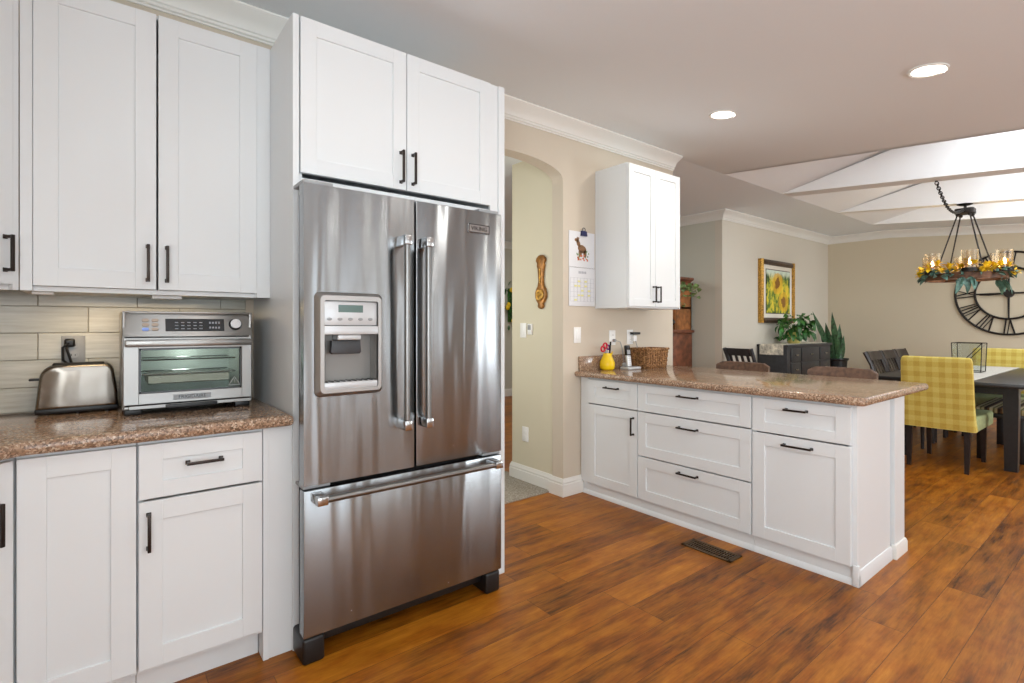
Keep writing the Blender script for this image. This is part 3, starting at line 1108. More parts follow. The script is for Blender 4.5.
MB().tube([(-0.030, 0.060, 0.268), (-0.050, 0.058, 0.25), (-0.048, 0.060, 0.20), (-0.02, 0.066, 0.17)], 0.0045, 8).build('second_cord_loop', 'black', co, True)

def outlet(x, z, label, rocker=False, y=WY, w=0.074, h=0.118, m='plate', name='wall_outlet', cat='outlet', group=None):
    t = thing(name, label, cat, (x, y, z), 0, group)
    MB().box(-w / 2, w / 2, -0.006, -0.0003, -h / 2, h / 2, .003, 2).build('cover_plate', m, t, True)
    if rocker:
        MB().prism([(-0.0165, -0.033), (0.0165, -0.033), (0.0165, 0.033), (-0.0165, 0.033)], -0.010, -0.005, 'y', .002, 2).build('rocker', m, t, True)
    else:
        for q in (-0.02, 0.02):
            o = MB().prism(rrect(-0.016, 0.016, q - .0135, q + .0135, .009), -0.0085, -0.005, 'y', .001, 1).build('socket', m, t, True)
            for dx in (-0.006, 0.006):
                MB().box(dx - .001, dx + .001, -0.0092, -0.0080, q - .003, q + .005).build('slot', 'lid', o, True)
    return t
outlet(-0.096, 1.152, 'grey outlet plate on the tile above the toaster, dark plug in it', y=WY - 0.010, m='grey')

t = thing('toaster_oven', 'silver countertop toaster oven with glass door on the left worktop', 'oven', (0.272, 2.385, 0.914))
hw = 0.220
sh = MB()
sh.box(-hw, -hw + .012, 0.012, 0.325, 0.022, 0.392, .004, 2)
sh.box(hw - .012, hw, 0.012, 0.325, 0.022, 0.392, .004, 2)
sh.box(-hw, hw, 0.012, 0.30, 0.384, 0.392, .003, 2)
sh.box(-hw, hw, 0.012, 0.30, 0.022, 0.034, .003, 2)
sh.box(-hw, hw, 0.292, 0.30, 0.022, 0.392)
sh.build('shell', 'steelflat', t, True)
ov = MB()
ov.face([(-.17, 0.24, 0.06), (.17, 0.24, 0.06), (.17, 0.24, 0.285), (-.17, 0.24, 0.285)])
ov.face([(-.172, 0.02, 0.06), (-.17, 0.24, 0.06), (-.17, 0.24, 0.285), (-.172, 0.02, 0.285)])
ov.face([(.172, 0.02, 0.06), (.17, 0.24, 0.06), (.17, 0.24, 0.285), (.172, 0.02, 0.285)])
ov.face([(-.17, 0.02, 0.06), (.17, 0.02, 0.06), (.17, 0.24, 0.06), (-.17, 0.24, 0.06)])
ov.face([(-.17, 0.02, 0.285), (.17, 0.02, 0.285), (.17, 0.24, 0.285), (-.17, 0.24, 0.285)])
ov.build('oven_cavity', 'oveninside', t, True)
# control fascia, leaning back a little
fa = MB()
fa.prism([(0.004, 0.296), (0.026, 0.386), (0.034, 0.392), (0.05, 0.392), (0.05, 0.296)], -hw + .002, hw - .002, 'x', .003, 2)
fa.build('control_fascia', 'steelflat', t, True)
ang = math.atan2(0.022, 0.09)
FM = Matrix.Translation((0, 0.004, 0.296)) @ Matrix.Rotation(-ang, 4, 'X')
def fbox(x0, x1, z0, z1, d, bev=.001):
    return MB().box(x0, x1, -d, 0.002, z0, z1, bev, 1, FM)
dsp = fbox(-0.085, 0.116, 0.020, 0.070, 0.0025).build('display', 'lid', t, True)
gl = MB()
for i in range(5):
    for k in range(3):
        gl.box(-0.054 + i * .0205, -0.043 + i * .0205, -0.0030, -.002, 0.028 + k * .0125, 0.0315 + k * .0125, 0, 1, FM)
gl.build('display_icons', 'glyph', dsp, True)
gl = MB()
for k in range(4):
    for q in (0.030, 0.050):
        gl.box(0.062 + k * .0105, 0.069 + k * .0105, -0.0030, -.002, q, q + .008, 0, 1, FM)
gl.build('display_digits', 'glyph', dsp, True)
for r_ in range(3):
    for c_ in range(2):
        bt = MB().prism(rrect(-0.011, 0.011, -0.0062, 0.0062, .006), -0.004, 0.001, 'y', .001, 1)
        m_ = FM @ Matrix.Translation((-0.148 + c_ * .030, 0, 0.028 + r_ * .0175))
        for v in bt.bm.verts:
            v.co = m_ @ v.co
        bt.build('button', 'led' if (r_ == 0 and c_ == 0) else 'btn', t, True)
kn = MB().cyl((0, 0.001, 0), (0, -0.016, 0), 0.021, 0.019, 28)
km = FM @ Matrix.Translation((0.157, 0, 0.048))
for v in kn.bm.verts:
    v.co = km @ v.co
ko = kn.build('knob', 'chrome', t, True)
rg = MB().torus((0, -0.002, 0), 0.0225, 0.002, 28, 6, 'y')
for v in rg.bm.verts:
    v.co = km @ v.co
rg.build('knob_ring', 'lid', ko, True)
# door: frame with window, glass, handle
dr_ = MB()
dx0, dx1, dz0, dz1 = -0.216, 0.216, 0.040, 0.292
wx0, wx1, wz0, wz1 = -0.168, 0.178, 0.082, 0.250
dr_.box(dx0, wx0, 0.0, 0.018, dz0, dz1, .002, 1)
dr_.box(wx1, dx1, 0.0, 0.018, dz0, dz1, .002, 1)
dr_.box(wx0 - .002, wx1 + .002, 0.0002, 0.018, wz1, dz1, .002, 1)
dr_.box(wx0 - .002, wx1 + .002, 0.0002, 0.018, dz0, wz0, .002, 1)
do = dr_.build('door', 'steelflat', t, True)
MB().box(wx0, wx1, 0.006, 0.009, wz0, wz1).build('glass', 'ovenglass', do, True)
for q in ((wx0, wx0 + .006, wz0, wz1), (wx1 - .006, wx1, wz0, wz1), (wx0, wx1, wz1 - .006, wz1), (wx0, wx1, wz0, wz0 + .005)):
    MB().box(q[0], q[1], 0.003, 0.0055, q[2], q[3]).build('window_gasket', 'lid', do, True)
ha = MB().box(dx0 + .004, dx1 - .004, -0.034, -0.020, 0.258, 0.284, .005, 2).build('handle', 'steelflat', do, True)
for x in (dx0 + .010, dx1 - .022):
    MB().box(x, x + .012, -0.022, 0.001, 0.262, 0.280, .002).build('handle_post', 'btn', do, True)
MB().box(-0.060, 0.066, -0.0025, 0.001, 0.050, 0.070, .001, 1).build('badge', 'grey', do, True)
text_part('badge_lettering', 'FRIGIDAIRE', 0.0175, 'lid', do, (0.003, -0.003, 0.060), (1, 0, 0), (0, 0, 1), 0.0005, 1.05)
tri = MB()
P3 = [(0.132, 0.094), (0.172, 0.094), (0.152, 0.128)]
for i in range(3):
    a, b_ = P3[i], P3[(i + 1) % 3]
    tri.tube([(a[0], 0.005, a[1]), (b_[0], 0.005, b_[1])], 0.0012, 6)
tri.tube([(0.152, 0.005, 0.103), (0.152, 0.005, 0.117)], 0.0012, 6)
tri.build('hot_surface_mark', 'silverp', do, True)
MB().box(-hw + .02, hw - .005, 0.004, 0.02, 0.022, 0.037, .002, 1).build('lower_rail', 'steelflat', t, True)
MB().box(-0.085, 0.090, -0.004, 0.03, 0.018, 0.034, .003, 2).build('crumb_tray', 'black', t, True)
for x in (-0.185, 0.185):
    for y in (0.04, 0.26):
        MB().box(x - .028, x + .028, y - .022, y + .022, 0.0, 0.024, .005, 2).build('foot', 'black', t, True)
ol = bpy.data.lights.new('oven_fill', 'POINT')  # unseen light added to brighten the oven interior
ol.energy = 0.35
ol.color = (0.92, 1.0, 0.96)
ol.shadow_soft_size = 0.03
olo = bpy.data.objects.new('oven_fill', ol)
olo.location = (0.272, 2.385 + 0.16, 0.914 + 0.262)
COL.objects.link(olo)
for z, n in ((0.205, 12), (0.150, 18)):
    rk = MB()
    for y in (0.03, 0.23):
        rk.tube([(-.16, y, z), (.16, y, z)], 0.003, 6)
    for i in range(n):
        x = -.16 + .32 * i / (n - 1)
        rk.tube([(x, 0.03, z), (x, 0.23, z)], 0.0014, 5)
    rk.build('wire_rack', 'chrome', t, True)
bkt = MB().box(-.14, .14, 0.035, 0.225, 0.112, 0.146, .003, 1)
M['mesh'] = mat('perforated_basket', (128, 124, 116), 0.4, 0.7, var=0.4, vscale=260)
bkt.build('air_fry_basket', 'mesh', t, True)

# ------------------------------------------------------------------ things on the arch wall
t = thing('wall_calendar', 'white two-page wall calendar with a brown animal picture, hung beside the arch', 'calendar', (2.838, WY, 1.40))
MB().box(-0.138, 0.138, -0.005, -0.0005, 0.290, 0.560, .001, 1).build('picture_page', 'paper', t, True)
MB().box(-0.138, 0.138, -0.008, -0.0005, 0.0, 0.288, .001, 1).build('date_page', 'paper', t, True)
sp_ = MB()
for i in range(24):
    sp_.torus((-0.13 + i * .0113, -0.005, 0.289), 0.004, 0.001, 10, 5, 'x')
sp_.build('spiral_binding', 'grey', t, True)
ln = MB()
for k in range(6):
    ln.box(-0.125, 0.125, -0.0088, -0.0075, 0.035 + k * .035, 0.0362 + k * .035)
for k in range(8):
    x = -0.125 + k * 0.25 / 7
    ln.box(x - .0006, x + .0006, -0.0088, -0.0075, 0.035, 0.211)
for k in range(5):
    ln.box(-0.04 + k * .017, -0.028 + k * .017, -0.0088, -0.0075, 0.244, 0.262)
ln.build('date_grid', 'ink', t, True)
for k, r_ in ((1, 0), (2, 1), (3, 1), (5, 2), (2, 3), (4, 3), (3, 2), (1, 3), (5, 1), (4, 4), (2, 4)):
    x = -0.125 + k * 0.25 / 7
    MB().box(x + .004, x + .031, -0.0086, -0.0074, 0.039 + r_ * .035, 0.052 + r_ * .035).build('marked_date', 'hilite', t, True)
an = MB()
def blob(cx, cz, rx, rz, rot=0):
    pts = []
    for k in range(20):
        a = 2 * math.pi * k / 20
        u, v = rx * math.cos(a), rz * math.sin(a)
        pts.append((cx + u * math.cos(rot) - v * math.sin(rot), cz + u * math.sin(rot) + v * math.cos(rot)))
    an.prism(pts, -0.0062, -0.0045, 'y')
blob(0.000, 0.430, 0.046, 0.030, -0.25)
blob(-0.040, 0.470, 0.018, 0.030, 0.5)
blob(-0.056, 0.494, 0.024, 0.014, -0.1)
blob(-0.050, 0.510, 0.006, 0.008)
blob(-0.036, 0.509, 0.006, 0.008)
for x, h_ in ((-0.030, .030), (-0.012, .026), (0.022, .030), (0.038, .032)):
    blob(x, 0.395, 0.009, h_)
an.build('animal_picture', 'bear', t, True)
fl_ = MB()
for i in range(14):
    x, z = rnd.uniform(-.05, .06), rnd.uniform(.345, .385)
    fl_.box(x - .006, x + .006, -0.0066, -0.0045, z - .006, z + .006)
fl_.build('flower_print', 'orange', t, True)
lv = MB()
for i in range(10):
    x, z = rnd.choice((-1, 1)) * rnd.uniform(.03, .075), rnd.uniform(.345, .42)
    lv.box(x - .004, x + .004, -0.0064, -0.0045, z - .007, z + .007)
lv.build('leaf_print', 'leafpale', t, True)
t = thing('bulldog_clip', 'dark blue clip holding the top of the wall calendar', 'clip', (2.85, WY, 1.945))
MB().prism([(-0.032, -0.016), (0.032, -0.016), (0.026, 0.022), (-0.026, 0.022)], -0.020, -0.0055, 'y', .002, 2).build('jaw', 'inkblue', t, True)
MB().torus((0, -0.013, 0.032), 0.014, 0.0022, 20, 6, 'y').build('hanging_loop', 'black', t, True)

outlet(2.789, 1.182, 'white rocker light switch on the wall left of the yellow vase', True, name='light_switch', cat='switch')
t1 = outlet(3.183, 1.157, 'white outlet plate above the yellow vase, grey cord plugged in')
t2 = outlet(3.400, 1.160, 'white outlet plate behind the phone, black charger plugged in')

# ------------------------------------------------------------------ on the peninsula worktop
CT = 0.914
t = thing('utensil_vase', 'round bright yellow ceramic vase holding scissors and pens', 'vase', (3.03, 2.665, CT))
MB().lathe([(0.0, 0.0), (0.040, 0.0), (0.053, 0.010), (0.059, 0.035), (0.056, 0.062), (0.042, 0.092), (0.032, 0.112), (0.031, 0.128), (0.027, 0.128), (0.027, 0.112), (0.025, 0.03), (0.0, 0.02)], (0, 0, 0)).build('body', 'yellow', t, True)
t = thing('scissors', 'red-handled scissors standing in the yellow vase', 'scissors', (3.02, 2.665, CT + 0.05))
MB().tube([(0, 0, -0.018), (-0.010, 0, 0.10)], 0.004, 8).build('blade', 'chrome', t, True)
MB().tube([(0.004, 0.006, -0.018), (-0.004, 0.006, 0.10)], 0.004, 8).build('blade', 'chrome', t, True)
MB().torus((-0.038, 0, 0.112), 0.020, 0.006, 20, 8, 'y', 1.2).build('finger_loop', 'red', t, True)
MB().torus((-0.006, 0.006, 0.135), 0.020, 0.006, 20, 8, 'y', 1.2).build('finger_loop', 'red', t, True)
t = thing('scissors', 'purple-handled scissors standing in the yellow vase', 'scissors', (3.037, 2.672, CT + 0.05))
MB().tube([(0, 0, -0.018), (0.006, 0, 0.10)], 0.004, 8).build('blade', 'chrome', t, True)
MB().torus((0.012, 0, 0.122), 0.016, 0.006, 20, 8, 'y', 1.2).build('finger_loop', 'purple', t, True)
t = thing('pen', 'black pen standing upright in the yellow vase', 'pen', (3.042, 2.660, CT + 0.05))
MB().tube([(0, 0, -0.018), (0.018, 0, 0.14)], 0.006, 8).build('barrel', 'black', t, True)
MB().tube([(0.0182, 0, 0.14), (0.021, 0, 0.165)], 0.0065, 8).build('cap', 'lid', t, True)
t = thing('pencil', 'yellow pencil standing in the yellow vase', 'pencil', (3.038, 2.655, CT + 0.05))
MB().tube([(0, 0, -0.016), (0.032, -0.006, 0.09)], 0.005, 6).build('shaft', 'petal', t, True)

t = thing('phone_charger_base', 'silver cordless phone cradle on the worktop before the basket', 'phone base', (3.225, 2.60, CT))
bs_ = MB().prism(rrect(-0.075, 0.080, -0.05, 0.05, .02), 0.0, 0.020, 'z', .006, 2)
bs_.build('base', 'silverp', t, True)
MB().box(-0.06, 0.07, -0.047, 0.047, 0.006, 0.015).build('dark_band', 'lid', t, True)
MB().box(-0.055, 0.012, 0.006, 0.040, 0.018, 0.05, .008, 2).build('cradle', 'grey', t, True)
t = thing('cordless_phone', 'grey and white cordless handset standing in its silver cradle', 'phone', (3.200, 2.593, CT + 0.0205))
pm = Matrix.Rotation(R(-8), 4, 'X')
MB().box(-0.024, 0.024, -0.012, 0.012, 0.0, 0.165, .007, 3, pm).build('body', 'silverp', t, True)
MB().box(-0.025, 0.025, -0.0135, 0.010, 0.085, 0.167, .006, 2, pm).build('upper_shell', 'lid', t, True)
MB().box(-0.018, 0.018, -0.0145, -0.012, 0.095, 0.130, .001, 1, pm).build('screen', 'grey', t, True)
for r_ in range(4):
    for c_ in range(3):
        MB().box(-0.017 + c_ * .0125, -0.008 + c_ * .0125, -0.0135, -0.011, 0.022 + r_ * .014, 0.031 + r_ * .014, .001, 1, pm).build('key', 'plate', t, True)
t = thing('plug_in_charger', 'black bar-shaped charger plugged into the outlet behind the phone', 'charger', (3.43, WY - 0.008, 1.19))
MB().box(-0.035, 0.055, -0.038, 0.0, -0.010, 0.010, .003, 2).build('body', 'black', t, True)
MB().box(-0.020, 0.018, -0.030, 0.0, -0.065, -0.018, .003, 2).build('adapter', 'plate', t, True)
MB().tube([(0.0, -0.03, -0.064), (0.010, -0.040, -0.11), (-0.02, -0.05, -0.15), (-0.10, -0.03, -0.20), (-0.145, -0.035, -0.2725)], 0.003, 6).build('cord', 'grey', t, True)
t = thing('charging_cable', 'thin grey cable drooping from the outlet above the yellow vase', 'cable', (3.19, WY - 0.009, 1.135))
MB().box(-0.010, 0.010, -0.022, 0.0, -0.012, 0.012, .003, 2).build('plug', 'grey', t, True)
MB().tube([(0.0, -0.02, 0), (0.03, -0.045, -0.01), (0.045, -0.05, -0.06), (0.055, -0.055, -0.14), (0.065, -0.06, -0.195), (0.10, -0.07, -0.2165)], 0.003, 6).build('cord', 'grey', t, True)

t = thing('wicker_basket', 'rectangular brown wicker basket beside the phone on the worktop', 'basket', (3.465, 2.615, CT))
bw, bd_, bh = 0.145, 0.095, 0.150
wv = MB()
n_r = 9
for i in range(n_r):
    z0, z1 = bh * i / n_r, bh * (i + 1) / n_r
    k = 0.90 + 0.10 * i / n_r
    o_ = 0.004 if i % 2 else 0.0
    for sx in (-1, 1):
        xa = sx * (bw * k + o_)
        wv.box(min(xa, xa - sx * .012), max(xa, xa - sx * .012), -bd_ * k, bd_ * k, z0 + .0005, z1 + .002, .004, 2)
    for sy in (-1, 1):
        ya = sy * (bd_ * k + o_)
        wv.box(-bw * k, bw * k, min(ya, ya - sy * .012), max(ya, ya - sy * .012), z0 + .0005, z1 + .002, .004, 2)
wv.box(-bw * .9, bw * .9, -bd_ * .9, bd_ * .9, 0.0, 0.008)
wv.build('woven_body', 'wicker', t, True)
rm = MB()
loop = [(bw, -bd_), (bw, bd_), (-bw, bd_), (-bw, -bd_), (bw, -bd_)]
rm.tube([(x, y, bh + .002) for x, y in loop], 0.009, 8)
rm.build('rim', 'wicker', t, True)
st_ = MB()
for i in range(9):
    x = -bw + .018 + i * (2 * bw - .036) / 8
    st_.tube([(x * .9, -bd_ * .9 - .003, 0.004), (x, -bd_ - .004, bh)], 0.0045, 6)
for i in range(5):
    y = -bd_ + .018 + i * (2 * bd_ - .036) / 4
    st_.tube([(-bw * .9 - .003, y * .9, 0.004), (-bw - .004, y, bh)], 0.0045, 6)
st_.build('stakes', 'wicker', t, True)

# ------------------------------------------------------------------ hall beyond the arch
t = thing('wall_barometer', 'banjo-shaped gilt wooden barometer on the hall wall through the arch', 'barometer', (2.655, 2.99, 1.38))
bp = [(0.0, 0.0), (0.022, 0.006), (0.034, 0.022), (0.028, 0.040), (0.046, 0.060), (0.062, 0.090), (0.064, 0.125), (0.052, 0.155), (0.034, 0.178), (0.026, 0.215), (0.030, 0.265), (0.036, 0.315), (0.044, 0.330), (0.040, 0.352), (0.056, 0.372), (0.048, 0.395), (0.026, 0.412), (0.0, 0.418)]
pr = [(-y, z) for y, z in bp] + [(y, z) for y, z in bp[::-1][1:-1]]
MB().prism(pr, -0.024, -0.0005, 'x', .008, 3).build('case', 'brass', t, True)
MB().lathe([(0, 0), (0.042, 0), (0.045, 0.006), (0.040, 0.012), (0, 0.012)], (0, 0, 0), 28).build('dial_bezel', 'gold', t, True)
db_ = t.children[-1]
db_.data.transform(Matrix.Translation((-0.024, 0, 0.108)) @ Matrix.Rotation(R(-90), 4, 'Y'))
MB().tube([(-0.027, 0, 0.20), (-0.027, 0, 0.31)], 0.006, 8).build('thermometer_tube', 'gold', t, True)
def hall_plate(name, cat, label, y, z, w, h, d=0.008, m='plate'):
    t = thing(name, label, cat, (2.655, y, z))
    MB().box(-d, -0.0004, -w / 2, w / 2, -h / 2, h / 2, .003, 2).build('cover_plate', m, t, True)
    return t
q = hall_plate('light_switch', 'switch', 'white rocker switch on the hall wall, beside the thermostat', 3.215, 1.215, 0.075, 0.118)
MB().box(-0.012, -0.007, -0.016, 0.016, -0.033, 0.033, .002, 2).build('rocker', 'plate', q, True)
q = hall_plate('thermostat', 'thermostat', 'small white thermostat with grey face on the hall wall', 3.125, 1.225, 0.05, 0.085, 0.018)
MB().box(-0.020, -0.017, -0.018, 0.018, -0.005, 0.032, .001, 1).build('display', 'grey', q, True)
q = hall_plate('wall_outlet', 'outlet', 'white outlet plate low on the hall wall through the arch', 3.19, 0.385, 0.075, 0.118)
for zz in (-.02, .02):
    MB().box(-0.0105, -0.007, -0.016, 0.016, zz - .013, zz + .013, .003, 2).build('socket', 'plate', q, True)
t = thing('flower_swag', 'yellow and green flower spray on the far hall wall seen through the arch', 'flowers', (5.70, 7.298, 1.62))
sw = MB()
for i in range(46):
    a, r_ = rnd.uniform(0, 6.28), rnd.uniform(.02, .22)
    c_ = (r_ * math.cos(a) * .9, -0.03 - rnd.random() * .05, r_ * math.sin(a) * 1.7)
    sw.leaf(c_, (c_[0] + rnd.uniform(-.1, .1), c_[1] - rnd.uniform(0, .05), c_[2] + rnd.uniform(-.12, .12)), 0.05)
sw.box(-0.05, 0.05, -0.04, 0, -0.3, 0.3, .01)
sw.build('foliage', 'leaf', t, True)
for i in range(9):
    a, r_ = rnd.uniform(0, 6.28), rnd.uniform(.05, .2)
    MB().ball((r_ * math.cos(a), -0.10, r_ * math.sin(a) * 1.6), 0.045, (1, .5, 1), 10, 6).build('flower', 'petal', t, True)

# ------------------------------------------------------------------ hutch with vase of sprigs
t = thing('china_hutch', 'tall red-brown wooden hutch standing behind the end of the kitchen wall', 'hutch', (5.82, 4.0, 0))
hx, hy = 0.47, 1.10
MB().box(0.0, hx, 0.02, hy, 0.08, 1.16, .004).build('lower_case', 'hutchwood', t, True)
MB().box(-0.03, hx, -0.02, hy + .02, 1.16, 1.20, .008, 2).build('ledge', 'hutchwood', t, True)
up = MB()
up.box(0.12, hx, 0.03, 0.06, 1.20, 1.80)
up.box(0.12, hx, hy - .05, hy - .02, 1.20, 1.80)
up.box(hx - .02, hx, 0.03, hy - .02, 1.20, 1.80)
up.box(0.10, 0.13, 0.03, 0.10, 1.20, 1.80)
up.box(0.10, 0.13, hy - .1, hy - .02, 1.20, 1.80)
up.box(0.12, hx, 0.03, hy - .02, 1.48, 1.505)
up.build('upper_shelves', 'hutchlight', t, True)
MB().sweep([(0, 0), (0.01, 0), (0.02, 0.03), (0.05, 0.06), (0.075, 0.07), (0.075, 0.10), (-0.05, 0.10), (-0.05, 0)], [(hx - .06, 0.03, 1.795), (0.10, 0.03, 1.795), (0.10, hy - .02, 1.795), (hx - .06, hy - .02, 1.795)], left=True).build('cornice', 'hutchwood', t, True)
MB().box(0.06, hx, 0.0, hy, 1.80, 1.83).build('top_board', 'hutchwood', t, True)
for y0_, y1_ in ((0.05, 0.53), (0.56, 1.05)):
    d_ = MB()
    d_.box(-0.018, 0.0, y0_, y0_ + .07, 0.14, 1.10, .003)
    d_.box(-0.018, 0.0, y1_ - .07, y1_, 0.14, 1.10, .003)
    d_.box(-0.018, 0.0, y0_ + .07, y1_ - .07, 0.14, 0.22, .003)
    d_.box(-0.018, 0.0, y0_ + .07, y1_ - .07, 1.02, 1.10, .003)
    d_.box(-0.006, 0.0, y0_ + .06, y1_ - .06, 0.2, 1.04)
    od = d_.build('door', 'hutchwood', t, True)
    MB().ball((-0.03, (y1_ - .035 if y0_ < .3 else y0_ + .035), 0.66), 0.014).build('knob', 'brass', od, True)
for y in (0.03, hy - .09):
    for x in (0.02, hx - .08):
        MB().box(x, x + .06, y, y + .06, 0, 0.08, .004).build('foot', 'hutchwood', t, True)
t = thing('jug', 'small round black jug on the hutch ledge', 'jug', (5.885, 4.15, 1.20))
MB().lathe([(0, 0), (0.05, 0), (0.08, 0.05), (0.075, 0.10), (0.04, 0.14), (0.045, 0.17), (0.04, 0.17), (0.03, 0.14), (0, 0.05)]).build('body', 'lid', t, True)
MB().torus((0, -0.085, 0.10), 0.04, 0.009, 18, 8, 'x').build('handle', 'lid', t, True)
t = thing('leafy_sprigs', 'pale green leafy sprigs arching from a pot on the hutch shelf', 'plant', (5.88, 4.08, 1.508))
MB().lathe([(0, 0), (0.04, 0), (0.055, 0.09), (0.05, 0.09), (0.035, 0.06), (0, 0.06)]).build('pot', 'ivory', t, True)
fo = MB()
for i in range(12):
    a = rnd.uniform(R(120), R(330))
    L = rnd.uniform(.08, .20)
    e_ = (math.cos(a) * L * .8 - .05, math.sin(a) * L * 1.3 - .26, rnd.uniform(-.02, .26))
    mid = (e_[0] * .5, e_[1] * .5, max(e_[2], .1) + .04)
    fo.tube([(0, 0, .07), mid, e_], .003, 5)
    for k in range(8):
        f = .3 + .1 * k
        b_ = Vector((0, 0, .07)).lerp(Vector(mid), f) if f < .6 else Vector(mid).lerp(Vector(e_), (f - .6) / .4)
        fo.leaf(b_, b_ + Vector((rnd.uniform(-.06, .03), rnd.uniform(-.07, .05), rnd.uniform(-.05, .05))), .062, .15, rnd.uniform(-1, 1))
fo.build('foliage', 'leafpale', t, True)

# ------------------------------------------------------------------ dining wall: picture, sideboard, plants, chair
t = thing('framed_painting', 'sunflower painting in a deep gold and brown frame above the sideboard', 'painting', (7.80, 3.60, 1.75))
fw_, fh_ = 0.535, 0.455
for nm, m_, q in (('frame_side', 'gold', (-fw_, -fw_ + .09, -fh_, fh_)), ('frame_side', 'gold', (fw_ - .09, fw_, -fh_, fh_))):
    MB().prism([(q[0], -0.002), (q[1], -0.002), (q[1], -0.04), ((q[0] + q[1]) / 2, -0.065), (q[0], -0.05)], q[2], q[3], 'z', .003, 2).build(nm, m_, t, True)
for q in ((-fh_, -fh_ + .075), (fh_ - .075, fh_)):
    MB().prism([(-0.002, q[0]), (-0.05, q[0]), (-0.064, (q[0] + q[1]) / 2), (-0.04, q[1]), (-0.002, q[1])], -fw_ + .088, fw_ - .088, 'x', .002, 2).build('frame_rail', 'darkframe', t, True)
MB().box(-fw_ + .085, fw_ - .085, -0.034, -0.004, -fh_ + .07, fh_ - .07).build('mat_board', 'canvas', t, True)
iw, ih = 0.365, 0.31
MB().box(-iw - .012, iw + .012, -0.037, -0.033, -ih - .012, ih + .012).build('inner_fillet', 'darkframe', t, True)
MB().box(-iw, iw, -0.041, -0.036, -ih, ih).build('canvas', 'painting', t, True)

t = thing('sideboard', 'charcoal wooden sideboard with six small drawers below the painting', 'sideboard', (7.24, 3.19, 0))
sl, sd = 1.44, 0.405
MB().box(0.0, sl, 0.0, sd - .004, 0.10, 0.965, .004).build('case', 'charcoal', t, True)
MB().box(-0.02, sl + .02, -0.02, sd, 0.965, 0.995, .006, 2).build('top', 'charcoal', t, True)
for x0_, x1_ in ((0.10, 0.40), (0.43, 1.01), (1.04, 1.40)):
    for z0_, z1_ in ((0.76, 0.94), (0.56, 0.74)):
        o_ = MB().box(x0_, x1_, -0.014, 0.002, z0_, z1_, .004, 2).build('drawer', 'charcoal', t, True)
        MB().box((x0_ + x1_) / 2 - .035, (x0_ + x1_) / 2 + .035, -0.034, -0.014, (z0_ + z1_) / 2 - .010, (z0_ + z1_) / 2 + .010, .005, 2).build('cup_pull', 'chrome', o_, True)
    o_ = MB().box(x0_, x1_, -0.014, 0.002, 0.14, 0.54, .004, 2).build('door', 'charcoal', t, True)
for x in (0.0, sl - .06):
    for y in (0.0, sd - .07):
        MB().box(x, x + .06, y, y + .06, 0, 0.10, .003).build('foot', 'charcoal', t, True)
t = thing('table_runner', 'cream embroidered runner laid over the sideboard top and its left end', 'table runner', (7.24, 3.19, 0.995))
rn = MB()
prof = [(1.40, 0.0), (1.40, 0.004), (-0.026, 0.004), (-0.028, -0.14), (-0.023, -0.14), (-0.0215, 0.0)]
rn.prism(prof, 0.04, 0.36, 'y')
rn.build('cloth', 'ivory', t, True)
t = thing('potted_plant', 'bushy green houseplant in a cream pot on the sideboard', 'plant', (7.84, 3.36, 1.0))
MB().lathe([(0, 0), (0.07, 0), (0.085, 0.02), (0.10, 0.15), (0.105, 0.16), (0.095, 0.16), (0.085, 0.13), (0, 0.13)]).build('pot', 'potwhite', t, True)
fo = MB()
for i in range(130):
    a = rnd.uniform(0, 2 * math.pi)
    L = rnd.uniform(.08, .36) * (1.15 if math.cos(a) < .2 else .9)
    ce_ = Vector((math.cos(a) * L, math.sin(a) * L * .45 - .04, .18 + rnd.uniform(-.10, .22) - .25 * max(0, L - .25)))
    d_ = Vector((math.cos(a) * .06, math.sin(a) * .05, rnd.uniform(-.10, .03)))
    ce_.z = max(ce_.z, .05)
    d_.z = max(d_.z, (.03 - ce_.z) / 1.5)
    fo.leaf(ce_, ce_ + d_ * 1.5, rnd.uniform(.05, .085), .2, rnd.uniform(-.7, .7))
    if i % 5 == 0:
        fo.tube([(0, 0, .12), (ce_.x * .5, ce_.y * .5, .22), ce_], .004, 5)
fo.build('foliage', 'leaf', t, True)
t = thing('snake_plant', 'tall snake plant in a black pot in the corner beside the sideboard', 'plant', (9.16, 3.30, 0))
MB().lathe([(0, 0), (0.13, 0), (0.17, 0.70), (0.19, 0.72), (0.19, 0.74), (0.17, 0.74), (0.16, 0.68), (0, 0.68)]).build('pot', 'black', t, True)
MB().lathe([(0, 0.67), (0.16, 0.67), (0.16, 0.69), (0, 0.69)]).build('soil', 'soil', t, True)
sn = MB()
for bx_, by_, tx, ty, tz, w_ in ((-0.04, 0.0, -0.50, 0.12, 1.47, .07), (-0.02, -.04, -0.36, -0.1, 1.46, .08), (0.0, 0.03, -0.20, .05, 1.30, .08), (0.03, -.03, 0.00, -.08, 1.28, .075), (0.05, .02, .12, .06, 1.24, .07), (0.06, -.05, .18, -.08, 1.02, .06), (-0.06, -.05, -0.22, -.12, 1.12, .07), (0.02, -.06, .05, -.12, 1.10, .06), (-.03, .05, -.28, .1, 1.22, .07)):
    b_, e_ = Vector((bx_, by_, 0.66)), Vector((tx, ty, tz))
    d_ = (e_ - b_).normalized()
    sd_ = d_.cross(Vector((-.6, -.8, 0))).normalized()
    nr = sd_.cross(d_).normalized()
    rows = []
    for k in range(7):
        f = k / 6
        ww = w_ * (0.75 + .5 * math.sin(f * 2.2)) * (1 if f < .75 else max(.05, (1 - f) * 3.6))
        c_ = b_.lerp(e_, f) + Vector((0.03 * math.sin(f * 5), 0, 0))
        rows.append([c_ - sd_ * ww / 2, c_ + nr * .006, c_ + sd_ * ww / 2, c_ - nr * .006])
    sn.ring_loft(rows)
